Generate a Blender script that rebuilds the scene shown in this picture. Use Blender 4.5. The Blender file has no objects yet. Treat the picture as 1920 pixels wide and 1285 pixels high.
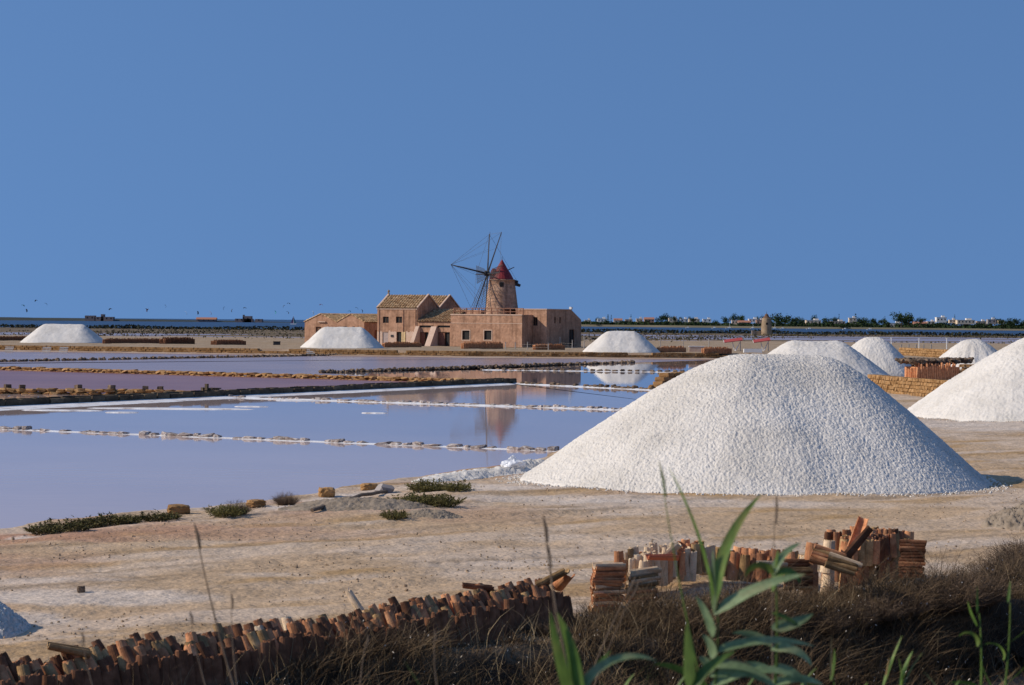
import bpy, bmesh, math, random
import numpy as np
from mathutils import Vector, Matrix

# ------------------------------------------------------------------ camera, sky, sun, exposure
sc = bpy.context.scene
COL = sc.collection
CAMZ = 4.6
FPX = 4000.0                      # focal length in photo pixels (1920 wide)
PITCH = math.atan((642.5 - 603.0) / FPX)
ROLL = math.radians(0.475)
camd = bpy.data.cameras.new('camera')
cam = bpy.data.objects.new('camera', camd)
COL.objects.link(cam)
camd.sensor_width = 36.0
camd.lens = 36.0 * FPX / 1920.0
camd.clip_start = 0.1
camd.clip_end = 60000.0
CM = Matrix.Rotation(math.pi / 2 - PITCH, 3, 'X') @ Matrix.Rotation(ROLL, 3, 'Z')
cam.matrix_world = Matrix.Translation((0, 0, CAMZ)) @ CM.to_4x4()
camd.dof.use_dof = True
camd.dof.focus_distance = 110.0
camd.dof.aperture_fstop = 5.6
sc.camera = cam

SUN_EL = math.radians(32)
SUN_AZ = math.atan2(-0.99, -0.12)          # angle whose sin is x and cos is y
SUNV = Vector((math.sin(SUN_AZ) * math.cos(SUN_EL), math.cos(SUN_AZ) * math.cos(SUN_EL), math.sin(SUN_EL)))
world = bpy.data.worlds.new('World')
sc.world = world
world.use_nodes = True
nt = world.node_tree
nt.nodes.clear()
wo = nt.nodes.new('ShaderNodeOutputWorld')
bg = nt.nodes.new('ShaderNodeBackground')
sky = nt.nodes.new('ShaderNodeTexSky')
sky.sky_type = 'NISHITA'
sky.sun_disc = False
sky.sun_elevation = SUN_EL
sky.sun_rotation = SUN_AZ
sky.altitude = 0
sky.air_density = 1.0
sky.dust_density = 0.3
sky.ozone_density = 3.0
tcn = nt.nodes.new('ShaderNodeTexCoord')
mp = nt.nodes.new('ShaderNodeMapping')      # clear dry air: the pale band at the horizon stays thin
mp.inputs['Location'].default_value = (0, 0, 0.42)
mp.inputs['Scale'].default_value = (1, 1, 0.5)
tint = nt.nodes.new('ShaderNodeMixRGB')
tint.blend_type = 'MULTIPLY'
tint.inputs[0].default_value = 1.0
tint.inputs[2].default_value = (1.02, 1.22, 1.40, 1)
nt.links.new(tcn.outputs['Generated'], mp.inputs['Vector'])
nt.links.new(mp.outputs['Vector'], sky.inputs['Vector'])
nt.links.new(sky.outputs['Color'], tint.inputs[1])
nt.links.new(tint.outputs['Color'], bg.inputs['Color'])
bg.inputs['Strength'].default_value = 0.107
nt.links.new(bg.outputs['Background'], wo.inputs['Surface'])

sund = bpy.data.lights.new('sun', 'SUN')
sund.energy = 3.9
sund.angle = math.radians(0.5)
sund.color = (1.0, 0.89, 0.74)
sun = bpy.data.objects.new('sun', sund)
COL.objects.link(sun)
sun.rotation_euler = SUNV.to_track_quat('Z', 'Y').to_euler()
sun.location = (-40, -20, 60)

sc.view_settings.view_transform = 'Standard'
sc.view_settings.look = 'None'
sc.view_settings.exposure = 0.0
sc.view_settings.gamma = 1.0
sc.view_settings.use_curve_mapping = False
sc.cycles.max_bounces = 6
sc.cycles.use_denoising = True

# ------------------------------------------------------------------ helpers
rnd = random.Random(7)
NR = np.random.default_rng(11)
ORD = ['first', 'second', 'third', 'fourth', 'fifth', 'sixth', 'seventh', 'eighth', 'ninth', 'tenth', 'eleventh', 'twelfth',
       'thirteenth', 'fourteenth', 'fifteenth', 'sixteenth', 'seventeenth', 'eighteenth', 'nineteenth', 'twentieth',
       'twenty-first', 'twenty-second', 'twenty-third', 'twenty-fourth', 'twenty-fifth', 'twenty-sixth', 'twenty-seventh',
       'twenty-eighth', 'twenty-ninth', 'thirtieth', 'thirty-first', 'thirty-second', 'thirty-third', 'thirty-fourth',
       'thirty-fifth', 'thirty-sixth', 'thirty-seventh', 'thirty-eighth', 'thirty-ninth', 'fortieth', 'forty-first',
       'forty-second', 'forty-third', 'forty-fourth', 'forty-fifth', 'forty-sixth', 'forty-seventh', 'forty-eighth']


def P(px, py, z=0.0):
    """world point at height z seen at photo pixel (px, py)"""
    d = CM @ Vector(((px - 960) / FPX, (642.5 - py) / FPX, -1.0))
    t = (z - CAMZ) / d.z
    return Vector((d.x * t, d.y * t, z))


def PD(px, py, D):
    """world point at distance D (along y) at photo pixel (px, py)"""
    d = CM @ Vector(((px - 960) / FPX, (642.5 - py) / FPX, -1.0))
    t = D / d.y
    return Vector((d.x * t, D, CAMZ + d.z * t))


def PG(px, py, d0=14.0, d1=120.0):
    """point of the ground seen at a photo pixel"""
    d = CM @ Vector(((px - 960) / FPX, (642.5 - py) / FPX, -1.0))
    t = np.linspace(d0, d1, 2400) / d.y
    z = ground_z(d.x * t, d.y * t); k = np.argmax(CAMZ + d.z * t < z)
    return Vector((d.x * t[k], d.y * t[k], float(z[k])))


def hash2(ix, iy, seed):
    h = (ix * 374761393 + iy * 668265263 + seed * 974634777) & 0xFFFFFFFF
    h = ((h ^ (h >> 13)) * 1274126177) & 0xFFFFFFFF
    return ((h ^ (h >> 16)) & 0xFFFF) / 65535.0


def vnoise(x, y, seed=0):
    x = np.asarray(x, float); y = np.asarray(y, float)
    ix = np.floor(x).astype(np.int64); iy = np.floor(y).astype(np.int64)
    fx = x - ix; fy = y - iy
    fx = fx * fx * (3 - 2 * fx); fy = fy * fy * (3 - 2 * fy)
    a = hash2(ix, iy, seed); b = hash2(ix + 1, iy, seed); c = hash2(ix, iy + 1, seed); d = hash2(ix + 1, iy + 1, seed)
    return (a * (1 - fx) + b * fx) * (1 - fy) + (c * (1 - fx) + d * fx) * fy * 1.0


def fbm(x, y, oct=4, seed=0):
    s = 0; amp = 0.5; tot = 0
    for o in range(oct):
        s = s + amp * vnoise(x * 2 ** o + 17.3 * o, y * 2 ** o - 9.1 * o, seed + o)
        tot += amp; amp *= 0.5
    return s / tot


def sstep(a, b, x):
    t = np.clip((x - a) / (b - a), 0, 1)
    return t * t * (3 - 2 * t)


def poly_sd(x, y, pts):
    """signed distance to a polygon, positive inside (numpy arrays)"""
    d2 = np.full(x.shape, 1e18); inside = np.zeros(x.shape, bool)
    n = len(pts)
    for i in range(n):
        ax, ay = pts[i]; bx, by = pts[(i + 1) % n]
        ex, ey = bx - ax, by - ay
        wx, wy = x - ax, y - ay
        t = np.clip((wx * ex + wy * ey) / (ex * ex + ey * ey + 1e-12), 0, 1)
        d2 = np.minimum(d2, (wx - ex * t) ** 2 + (wy - ey * t) ** 2)
        c = ((ay > y) != (by > y)) & (x < ex * (y - ay) / (ey + 1e-12) + ax)
        inside ^= c
    d = np.sqrt(d2)
    return np.where(inside, d, -d)


def np_mesh(name, v, quads=None, tris=None, smooth=False):
    me = bpy.data.meshes.new(name)
    v = np.asarray(v, np.float32)
    parts = []; tot = []
    if quads is not None and len(quads):
        q = np.asarray(quads, np.int32); parts.append(q.ravel()); tot.append(np.full(len(q), 4, np.int32))
    if tris is not None and len(tris):
        t = np.asarray(tris, np.int32); parts.append(t.ravel()); tot.append(np.full(len(t), 3, np.int32))
    loops = np.concatenate(parts); tot = np.concatenate(tot)
    start = np.concatenate(([0], np.cumsum(tot)[:-1])).astype(np.int32)
    me.vertices.add(len(v)); me.vertices.foreach_set('co', v.ravel())
    me.loops.add(len(loops)); me.loops.foreach_set('vertex_index', loops)
    me.polygons.add(len(tot)); me.polygons.foreach_set('loop_start', start); me.polygons.foreach_set('loop_total', tot)
    if smooth:
        me.polygons.foreach_set('use_smooth', np.ones(len(tot), bool))
    me.update(calc_edges=True)
    me.validate()
    return me


def link(name, me, mat=None, parent=None, loc=None, rot=None, scale=None):
    o = bpy.data.objects.new(name, me)
    COL.objects.link(o)
    if mat is not None and me is not None:
        if len(me.materials) == 0:
            me.materials.append(mat)
        elif me.materials[0] is not mat:
            o.material_slots[0].link = 'OBJECT'
            o.material_slots[0].material = mat
    if parent is not None:
        o.parent = parent
    if loc is not None: o.location = loc
    if rot is not None: o.rotation_euler = rot
    if scale is not None: o.scale = scale if not isinstance(scale, (int, float)) else (scale,) * 3
    return o


def tag(o, label=None, cat=None, group=None, kind=None):
    if label: o['label'] = label
    if cat: o['category'] = cat
    if group: o['group'] = group
    if kind: o['kind'] = kind
    return o


def empty(name, loc=(0, 0, 0), rz=0.0):
    o = bpy.data.objects.new(name, None)
    o.empty_display_size = 0.3
    COL.objects.link(o); o.location = loc; o.rotation_euler = (0, 0, rz)
    return o


class MB:
    def __init__(s): s.v = []; s.f = []
    def add(s, vs, fs):
        n = len(s.v); s.v += [tuple(p) for p in vs]; s.f += [tuple(i + n for i in f) for f in fs]; return s
    def quad(s, a, b, c, d): return s.add([a, b, c, d], [(0, 1, 2, 3)])
    def poly(s, pts): return s.add(pts, [tuple(range(len(pts)))])
    def box(s, x0, x1, y0, y1, z0, z1):
        return s.add([(x0, y0, z0), (x1, y0, z0), (x1, y1, z0), (x0, y1, z0), (x0, y0, z1), (x1, y0, z1), (x1, y1, z1), (x0, y1, z1)],
                     [(0, 3, 2, 1), (4, 5, 6, 7), (0, 1, 5, 4), (1, 2, 6, 5), (2, 3, 7, 6), (3, 0, 4, 7)])
    def prism(s, pts, ext):
        """polygon pts (list of 3D) extruded by vector ext"""
        n = len(pts); e = Vector(ext)
        a = [Vector(p) for p in pts]; b = [p + e for p in a]
        return s.add(a + b, [tuple(range(n))[::-1], tuple(range(n, 2 * n))] + [(i, (i + 1) % n, n + (i + 1) % n, n + i) for i in range(n)])
    def tube(s, p0, p1, r0, r1=None, n=6, cap=True):
        r1 = r0 if r1 is None else r1
        p0 = Vector(p0); p1 = Vector(p1); d = (p1 - p0)
        if d.length < 1e-6: return s
        d.normalize()
        u = d.orthogonal().normalized(); w = d.cross(u)
        vs = []
        for p, r in ((p0, r0), (p1, r1)):
            for i in range(n):
                a = 2 * math.pi * i / n
                vs.append(p + (u * math.cos(a) + w * math.sin(a)) * r)
        fs = [(i, (i + 1) % n, n + (i + 1) % n, n + i) for i in range(n)]
        if cap: fs += [tuple(range(n))[::-1], tuple(range(n, 2 * n))]
        return s.add(vs, fs)
    def path(s, pts, rad, n=6):
        for i in range(len(pts) - 1):
            s.tube(pts[i], pts[i + 1], rad[i], rad[i + 1], n)
        return s
    def lathe(s, prof, c=(0, 0), n=32):
        vs = []
        for r, z in prof:
            for i in range(n):
                a = 2 * math.pi * i / n
                vs.append((c[0] + r * math.cos(a), c[1] + r * math.sin(a), z))
        fs = []
        for k in range(len(prof) - 1):
            for i in range(n):
                fs.append((k * n + i, k * n + (i + 1) % n, (k + 1) * n + (i + 1) % n, (k + 1) * n + i))
        fs.append(tuple(range(n))[::-1]); fs.append(tuple(range((len(prof) - 1) * n, len(prof) * n)))
        return s.add(vs, fs)
    def mesh(s, name, smooth=False):
        me = bpy.data.meshes.new(name); me.from_pydata(s.v, [], s.f)
        if smooth: me.polygons.foreach_set('use_smooth', [True] * len(me.polygons))
        me.update(); return me
    def build(s, name, mat, parent=None, smooth=False, **k):
        return link(name, s.mesh(name, smooth), mat, parent, **k)


# ------------------------------------------------------------------ materials
def mat(name, cols, scale=2.0, rough=0.9, bump=0.0, bscale=None, detail=6, stretch=(1, 1, 1), rand=0.0, spec=0.3, bdist=0.05, fine=None, pos=None):
    """procedural noise between colours; rand = per-object value variation; fine=(scale, amount) speckle"""
    m = bpy.data.materials.new(name); m.use_nodes = True
    t = m.node_tree; L = t.links; N = t.nodes
    b = N['Principled BSDF']
    b.inputs['Roughness'].default_value = rough
    b.inputs['Specular IOR Level'].default_value = spec
    tc = N.new('ShaderNodeTexCoord'); mp = N.new('ShaderNodeMapping')
    mp.inputs['Scale'].default_value = stretch
    L.new(tc.outputs['Object'], mp.inputs['Vector'])
    oi = N.new('ShaderNodeObjectInfo')
    vm = N.new('ShaderNodeVectorMath'); vm.operation = 'MULTIPLY_ADD'
    cmb = N.new('ShaderNodeCombineXYZ')
    for i in range(3): L.new(oi.outputs['Random'], cmb.inputs[i])
    L.new(cmb.outputs[0], vm.inputs[0]); vm.inputs[1].default_value = (37, 53, 71); L.new(mp.outputs[0], vm.inputs[2])
    vec = vm.outputs[0]
    n1 = N.new('ShaderNodeTexNoise'); n1.inputs['Scale'].default_value = scale; n1.inputs['Detail'].default_value = detail
    n1.inputs['Roughness'].default_value = 0.6
    L.new(vec, n1.inputs['Vector'])
    r = N.new('ShaderNodeValToRGB')
    els = r.color_ramp.elements
    k = len(cols)
    while len(els) < k: els.new(0.5)
    for i, c in enumerate(cols):
        els[i].position = pos[i] if pos else 0.3 + 0.4 * i / max(1, k - 1)
        els[i].color = (*c, 1)
    L.new(n1.outputs['Fac'], r.inputs['Fac'])
    out = r.outputs['Color']
    if fine:
        n2 = N.new('ShaderNodeTexNoise'); n2.inputs['Scale'].default_value = fine[0]; n2.inputs['Detail'].default_value = 3
        L.new(vec, n2.inputs['Vector'])
        mr = N.new('ShaderNodeMapRange'); mr.inputs['From Min'].default_value = 0.3; mr.inputs['From Max'].default_value = 0.7
        mr.inputs['To Min'].default_value = 1 - fine[1]; mr.inputs['To Max'].default_value = 1 + fine[1]
        L.new(n2.outputs['Fac'], mr.inputs['Value'])
        mx = N.new('ShaderNodeVectorMath'); mx.operation = 'SCALE'
        L.new(out, mx.inputs[0]); L.new(mr.outputs[0], mx.inputs['Scale']); out = mx.outputs[0]
    if rand:
        mr = N.new('ShaderNodeMapRange'); mr.inputs['To Min'].default_value = 1 - rand; mr.inputs['To Max'].default_value = 1 + rand
        L.new(oi.outputs['Random'], mr.inputs['Value'])
        mx = N.new('ShaderNodeVectorMath'); mx.operation = 'SCALE'
        L.new(out, mx.inputs[0]); L.new(mr.outputs[0], mx.inputs['Scale']); out = mx.outputs[0]
    L.new(out, b.inputs['Base Color'])
    if bump:
        n3 = N.new('ShaderNodeTexNoise'); n3.inputs['Scale'].default_value = bscale or scale * 6; n3.inputs['Detail'].default_value = 6
        L.new(vec, n3.inputs['Vector'])
        bp = N.new('ShaderNodeBump'); bp.inputs['Strength'].default_value = bump; bp.inputs['Distance'].default_value = bdist
        L.new(n3.outputs['Fac'], bp.inputs['Height']); L.new(bp.outputs[0], b.inputs['Normal'])
    return m


def water(name, c1, c2, rough, ripple, rscale=1.5, stretch=(0.35, 1.0, 1.0), spec=0.5):
    m = mat(name, [c1, c2], scale=0.09, rough=rough, spec=spec, detail=4, pos=[0.35, 0.65])
    t = m.node_tree; N = t.nodes; L = t.links; b = N['Principled BSDF']
    b.inputs['IOR'].default_value = 1.34
    tc = N.new('ShaderNodeTexCoord'); mp = N.new('ShaderNodeMapping'); mp.inputs['Scale'].default_value = stretch
    L.new(tc.outputs['Object'], mp.inputs['Vector'])
    n = N.new('ShaderNodeTexNoise'); n.inputs['Scale'].default_value = rscale; n.inputs['Detail'].default_value = 3
    L.new(mp.outputs[0], n.inputs['Vector'])
    bp = N.new('ShaderNodeBump'); bp.inputs['Strength'].default_value = 1.0; bp.inputs['Distance'].default_value = ripple
    L.new(n.outputs['Fac'], bp.inputs['Height']); L.new(bp.outputs[0], b.inputs['Normal'])
    return m


def streaks(m, amount=0.35, scale=1.0, stretch=(2.2, 2.2, 0.16)):
    """rain streaks and damp stains running down a wall"""
    t = m.node_tree; N = t.nodes; L = t.links; b = N['Principled BSDF']
    src = b.inputs['Base Color'].links[0].from_socket
    tc = N.new('ShaderNodeTexCoord'); mp = N.new('ShaderNodeMapping'); mp.inputs['Scale'].default_value = stretch
    L.new(tc.outputs['Object'], mp.inputs['Vector'])
    n = N.new('ShaderNodeTexNoise'); n.inputs['Scale'].default_value = scale; n.inputs['Detail'].default_value = 5
    L.new(mp.outputs[0], n.inputs['Vector'])
    mr = N.new('ShaderNodeMapRange'); mr.inputs['From Min'].default_value = 0.5; mr.inputs['From Max'].default_value = 0.72
    mr.inputs['To Min'].default_value = 1.0; mr.inputs['To Max'].default_value = 1 - amount
    L.new(n.outputs['Fac'], mr.inputs['Value'])
    mx = N.new('ShaderNodeVectorMath'); mx.operation = 'SCALE'
    L.new(src, mx.inputs[0]); L.new(mr.outputs[0], mx.inputs['Scale']); L.new(mx.outputs[0], b.inputs['Base Color'])


M = {}
M['salt'] = mat('salt', [(0.59, 0.545, 0.48), (0.70, 0.65, 0.58), (0.765, 0.715, 0.645)], scale=0.5, rough=0.85, bump=0.6, bscale=30, bdist=0.03, fine=(18, 0.06), spec=0.2)
M['saltcrust'] = mat('salt_crust', [(0.42, 0.36, 0.32), (0.72, 0.69, 0.67), (0.8, 0.79, 0.78)], scale=1.4, rough=0.8, bump=0.4, bscale=14, pos=[0.32, 0.45, 0.6])
M['plaster'] = mat('plaster', [(0.31, 0.172, 0.108), (0.44, 0.25, 0.158), (0.52, 0.31, 0.205)], scale=0.7, rough=0.95, bump=0.25, bscale=9, fine=(3, 0.18), spec=0.1)
M['plaster2'] = mat('tower_plaster', [(0.31, 0.18, 0.12), (0.44, 0.27, 0.18), (0.52, 0.34, 0.235)], scale=0.8, rough=0.95, bump=0.35, bscale=7, fine=(2.6, 0.24), spec=0.1)
M['trim'] = mat('pale_plaster', [(0.55, 0.38, 0.28), (0.64, 0.47, 0.36)], scale=1.5, rough=0.95, fine=(8, 0.1), spec=0.1)
M['rooftile'] = mat('roof_tile', [(0.30, 0.17, 0.09), (0.46, 0.30, 0.16), (0.56, 0.41, 0.25)], scale=1.6, rough=0.95, bump=0.3, bscale=10, fine=(3.0, 0.5), spec=0.1)
M['dark'] = mat('dark_interior', [(0.012, 0.010, 0.009), (0.022, 0.018, 0.015)], scale=2, rough=0.6)
M['wood'] = mat('old_wood', [(0.10, 0.055, 0.035), (0.20, 0.11, 0.07)], scale=3, rough=0.9, stretch=(1, 1, 0.2), fine=(20, 0.2))
M['rustdoor'] = mat('rust_door', [(0.20, 0.075, 0.045), (0.29, 0.12, 0.075)], scale=2, rough=0.85, fine=(9, 0.15))
M['greydoor'] = mat('grey_door', [(0.36, 0.28, 0.25), (0.44, 0.35, 0.31)], scale=2, rough=0.8)
M['creamdoor'] = mat('cream_shutter', [(0.62, 0.44, 0.22), (0.72, 0.55, 0.30)], scale=2, rough=0.8)
M['spar'] = mat('dark_spar', [(0.022, 0.022, 0.026), (0.05, 0.047, 0.05)], scale=3, rough=0.7)
M['lattice'] = mat('lattice_wood', [(0.05, 0.042, 0.04), (0.10, 0.085, 0.075)], scale=3, rough=0.8)
M['rope'] = mat('rope', [(0.10, 0.09, 0.09), (0.16, 0.15, 0.14)], scale=3, rough=0.9)
M['redcap'] = mat('red_cap', [(0.17, 0.018, 0.022), (0.27, 0.03, 0.035)], scale=1.2, rough=0.6, fine=(6, 0.15), stretch=(1, 1, 0.3))
M['ochre'] = mat('ochre_stone', [(0.20, 0.105, 0.04), (0.34, 0.19, 0.08), (0.43, 0.27, 0.135)], scale=1.4, rough=0.95, bump=0.5, bscale=9, rand=0.16, fine=(9, 0.15), spec=0.1)
M['darkstone'] = mat('dark_stone', [(0.06, 0.042, 0.03), (0.15, 0.105, 0.072), (0.25, 0.18, 0.125)], scale=1.6, rough=0.95, bump=0.5, bscale=9, rand=0.3, spec=0.1)
M['channelstone'] = mat('channel_stone', [(0.06, 0.045, 0.032), (0.12, 0.09, 0.06), (0.2, 0.155, 0.10)], scale=1.1, rough=0.95, bump=0.5, bscale=9, rand=0.2, spec=0.1)
M['saltstone'] = mat('salted_stone', [(0.14, 0.10, 0.08), (0.36, 0.29, 0.25), (0.62, 0.58, 0.55)], scale=3.2, rough=0.9, bump=0.5, bscale=12, rand=0.25, pos=[0.34, 0.5, 0.66])
M['tile_a'] = mat('terracotta_tile', [(0.304, 0.119, 0.056), (0.532, 0.237, 0.112), (0.633, 0.332, 0.168)], scale=5, rough=0.9, bump=0.3, bscale=40, bdist=0.01, rand=0.3, fine=(30, 0.12), spec=0.15)
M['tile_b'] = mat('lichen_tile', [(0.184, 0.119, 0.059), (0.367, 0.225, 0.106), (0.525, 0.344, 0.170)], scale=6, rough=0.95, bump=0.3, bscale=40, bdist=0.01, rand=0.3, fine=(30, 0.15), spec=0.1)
M['tile_c'] = mat('cream_tile', [(0.525, 0.375, 0.225), (0.700, 0.512, 0.338), (0.700, 0.600, 0.413)], scale=5, rough=0.9, bump=0.3, bscale=40, bdist=0.01, rand=0.2, fine=(30, 0.1), spec=0.15)
M['tile_d'] = mat('weathered_shade_tile', [(0.100, 0.048, 0.029), (0.200, 0.090, 0.048), (0.305, 0.148, 0.083)], scale=6, rough=0.95, bump=0.3, bscale=40, bdist=0.01, rand=0.3, spec=0.1)  # dark weathered tiles, also painted shade for the long row's lower tier
M['tile_red'] = mat('red_tile', [(0.42, 0.12, 0.06), (0.52, 0.17, 0.09)], scale=5, rough=0.85, bump=0.2, bscale=40, bdist=0.01, spec=0.15)
M['mud'] = mat('mud', [(0.20, 0.155, 0.11), (0.33, 0.265, 0.20)], scale=3, rough=0.95, bump=0.5, bscale=14)
M['foliage'] = mat('far_foliage', [(0.018, 0.032, 0.014), (0.045, 0.07, 0.026)], scale=0.3, rough=0.9, rand=0.25, spec=0.1)
M['shrub'] = mat('green_shrub', [(0.09, 0.085, 0.03), (0.24, 0.205, 0.08)], scale=5, rough=0.9, rand=0.2, spec=0.1)
M['drytwig'] = mat('dry_twig', [(0.07, 0.048, 0.033), (0.2, 0.14, 0.095)], scale=3, rough=0.95, rand=0.2, spec=0.1)
M['drygrass'] = mat('dry_grass', [(0.055, 0.036, 0.022), (0.135, 0.09, 0.052), (0.24, 0.17, 0.10)], scale=1.6, rough=0.95, spec=0.1)
M['seed'] = mat('seed_head', [(0.55, 0.47, 0.37), (0.72, 0.66, 0.56)], scale=4, rough=0.9)
M['reed'] = mat('reed_leaf', [(0.075, 0.150, 0.022), (0.150, 0.237, 0.044), (0.300, 0.250, 0.075)], scale=9, rough=0.5, rand=0.25, spec=0.4, stretch=(1, 1, 0.4), pos=[.3, .55, .78], fine=(60, .2))
M['reedpale'] = mat('pale_reed_leaf', [(0.150, 0.225, 0.094), (0.263, 0.350, 0.163), (0.400, 0.338, 0.163)], scale=9, rough=0.5, rand=0.25, spec=0.4, pos=[.3, .55, .8], fine=(60, .2))
M['reeddry'] = mat('dry_reed_leaf', [(0.26, 0.17, 0.07), (0.36, 0.26, 0.12)], scale=3, rough=0.8, rand=0.2)
M['stalk'] = mat('dry_stalk', [(0.13, 0.09, 0.06), (0.22, 0.16, 0.11)], scale=5, rough=0.9)
M['white'] = mat('white_paint', [(0.7, 0.69, 0.66), (0.8, 0.79, 0.77)], scale=2, rough=0.7)
M['plastic'] = mat('white_plastic', [(0.72, 0.73, 0.75), (0.82, 0.82, 0.83)], scale=6, rough=0.35, spec=0.5)
M['post'] = mat('grey_post', [(0.3, 0.27, 0.24), (0.46, 0.42, 0.38)], scale=2, rough=0.9)
M['awning'] = mat('red_awning', [(0.36, 0.055, 0.05), (0.44, 0.08, 0.07)], scale=2, rough=0.8)
M['ruin'] = mat('ruin_stone', [(0.26, 0.18, 0.11), (0.42, 0.31, 0.20)], scale=0.8, rough=0.95, bump=0.6, bscale=4)
for nm, c in (('h_white', (0.8, 0.76, 0.7)), ('h_cream', (0.72, 0.58, 0.43)), ('h_pink', (0.55, 0.33, 0.24)), ('h_tan', (0.48, 0.37, 0.27)), ('h_roof', (0.42, 0.2, 0.13)), ('h_grey', (0.36, 0.32, 0.3))):
    M[nm] = mat(nm, [tuple(x * 0.9 for x in c), c], scale=0.3, rough=0.95, spec=0.1)

M['dikestone'] = mat('dike_stone', [(0.09, 0.062, 0.043), (0.2, 0.14, 0.095), (0.33, 0.24, 0.165)], scale=1.6, rough=0.95, bump=0.5, bscale=9, spec=0.1)
streaks(M['plaster'], 0.42); streaks(M['plaster2'], 0.35, 1.2, (1.5, 1.5, 0.2))

M['weed'] = mat('shore_weed', [(0.05, 0.045, 0.02), (0.10, 0.09, 0.035), (0.15, 0.12, 0.06)], scale=4, rough=0.95, rand=0.25, spec=0.1)


def glow_through(m, w=0.35):
    """thin leaf: part of the light passes through"""
    t = m.node_tree; N = t.nodes; L = t.links; b = N['Principled BSDF']
    src = b.inputs['Base Color'].links[0].from_socket
    tr = N.new('ShaderNodeBsdfTranslucent'); L.new(src, tr.inputs['Color'])
    mx = N.new('ShaderNodeMixShader'); mx.inputs[0].default_value = w
    L.new(b.outputs[0], mx.inputs[1]); L.new(tr.outputs[0], mx.inputs[2])
    L.new(mx.outputs[0], N['Material Output'].inputs['Surface'])

for k in ('reed', 'reedpale', 'reeddry', 'shrub'): glow_through(M[k])

# ------------------------------------------------------------------ terrain
YARD = 0.72
def w2(px, py, z=0.0):
    p = P(px, py, z); return (p.x, p.y)

SHORE = [w2(0, 998), w2(80, 986), w2(160, 977), w2(240, 968), w2(330, 962), w2(400, 955), w2(470, 948), w2(530, 938), w2(600, 925), w2(690, 910), w2(780, 898), w2(850, 888), w2(920, 878), w2(985, 868)]
RIGHT = [(3.0, 84.0), (6.2, 112.0), w2(1235, 730), w2(1262, 712), w2(1290, 701), w2(1345, 684), w2(1405, 674)]
YWALL = [w2(1405, 674), w2(1240, 673), w2(1100, 672), w2(880, 670), w2(640, 667), w2(350, 663), w2(0, 658), (-120.0, 318.0)]
LAND = [(-30.0, 12.0)] + SHORE + RIGHT + YWALL[1:] + [(-260.0, 330.0), (-260.0, 470.0), (400.0, 470.0), (400.0, -60.0), (-70.0, -60.0)]
EDGE = [(-60.0, -46.0), (-18.0, 6.4), (-5.6, 21.8), (-1.2, 27.0), (1.0, 29.0), (2.2, 29.5), (4.2, 30.7), (6.2, 32.0), (8.8, 33.6), (14.0, 37.0), (60.0, 60.0)]
DITCH = EDGE + [(60.0, -60.0), (-60.0, -60.0)]


def ground_z(x, y):
    x = np.asarray(x, float); y = np.asarray(y, float)
    s0 = poly_sd(x, y, LAND)
    top = 0.3 + (YARD - 0.3) * sstep(150, 262, y) - 0.2 * (1 - sstep(0.3, 5.0, s0)) * (1 - sstep(120, 200, y))
    s = s0 + (fbm(x * 0.8, y * 0.8, 3, 5) - 0.5) * 0.5 * (1 - sstep(150, 240, y))
    n = (fbm(x * 0.35, y * 0.35, 4, 1) - 0.5) * 0.16 + (fbm(x * 2.3, y * 1.9, 3, 2) - 0.5) * 0.035
    berm = 0.05 * np.exp(-((s - 0.55) / 0.4) ** 2) * (0.4 + 1.2 * fbm(x * 0.9, y * 0.9, 2, 9)) * (1 - sstep(150, 240, y))
    al = x * .8 + y * .6; ac = -x * .6 + y * .8
    n = n - 0.035 * sstep(.60, .68, fbm(al * .07, ac * 1.3, 4, 111)) - 0.025 * sstep(.60, .66, fbm(al * .2 + 7, ac * 2.4, 3, 113))
    n = n * sstep(0.0, 1.5, s)
    z = -0.4 + (top + n + berm + 0.4) * sstep(-0.35, 0.45, s)
    # the ditch between the yard and the road bank
    e = poly_sd(x, y, DITCH)
    wob = (fbm(x * 0.9, y * 0.9, 3, 21) - 0.5) * 0.5
    e = e + wob
    low = -1.0 + (fbm(x * 1.3, y * 1.3, 3, 22) - 0.5) * 0.25
    wd = 2.4 - 1.6 * sstep(3.0, 7.0, x)
    z = np.where(e > -0.4, z + (low - z) * np.clip((e + .1) / wd, 0, 1) ** .8, z)
    z = np.where(e > 7.4, z + (2.75 - z) * sstep(7.5, 14.5, e), z)
    return z


def gz(x, y):
    return float(ground_z(np.array([x]), np.array([y]))[0])


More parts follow.
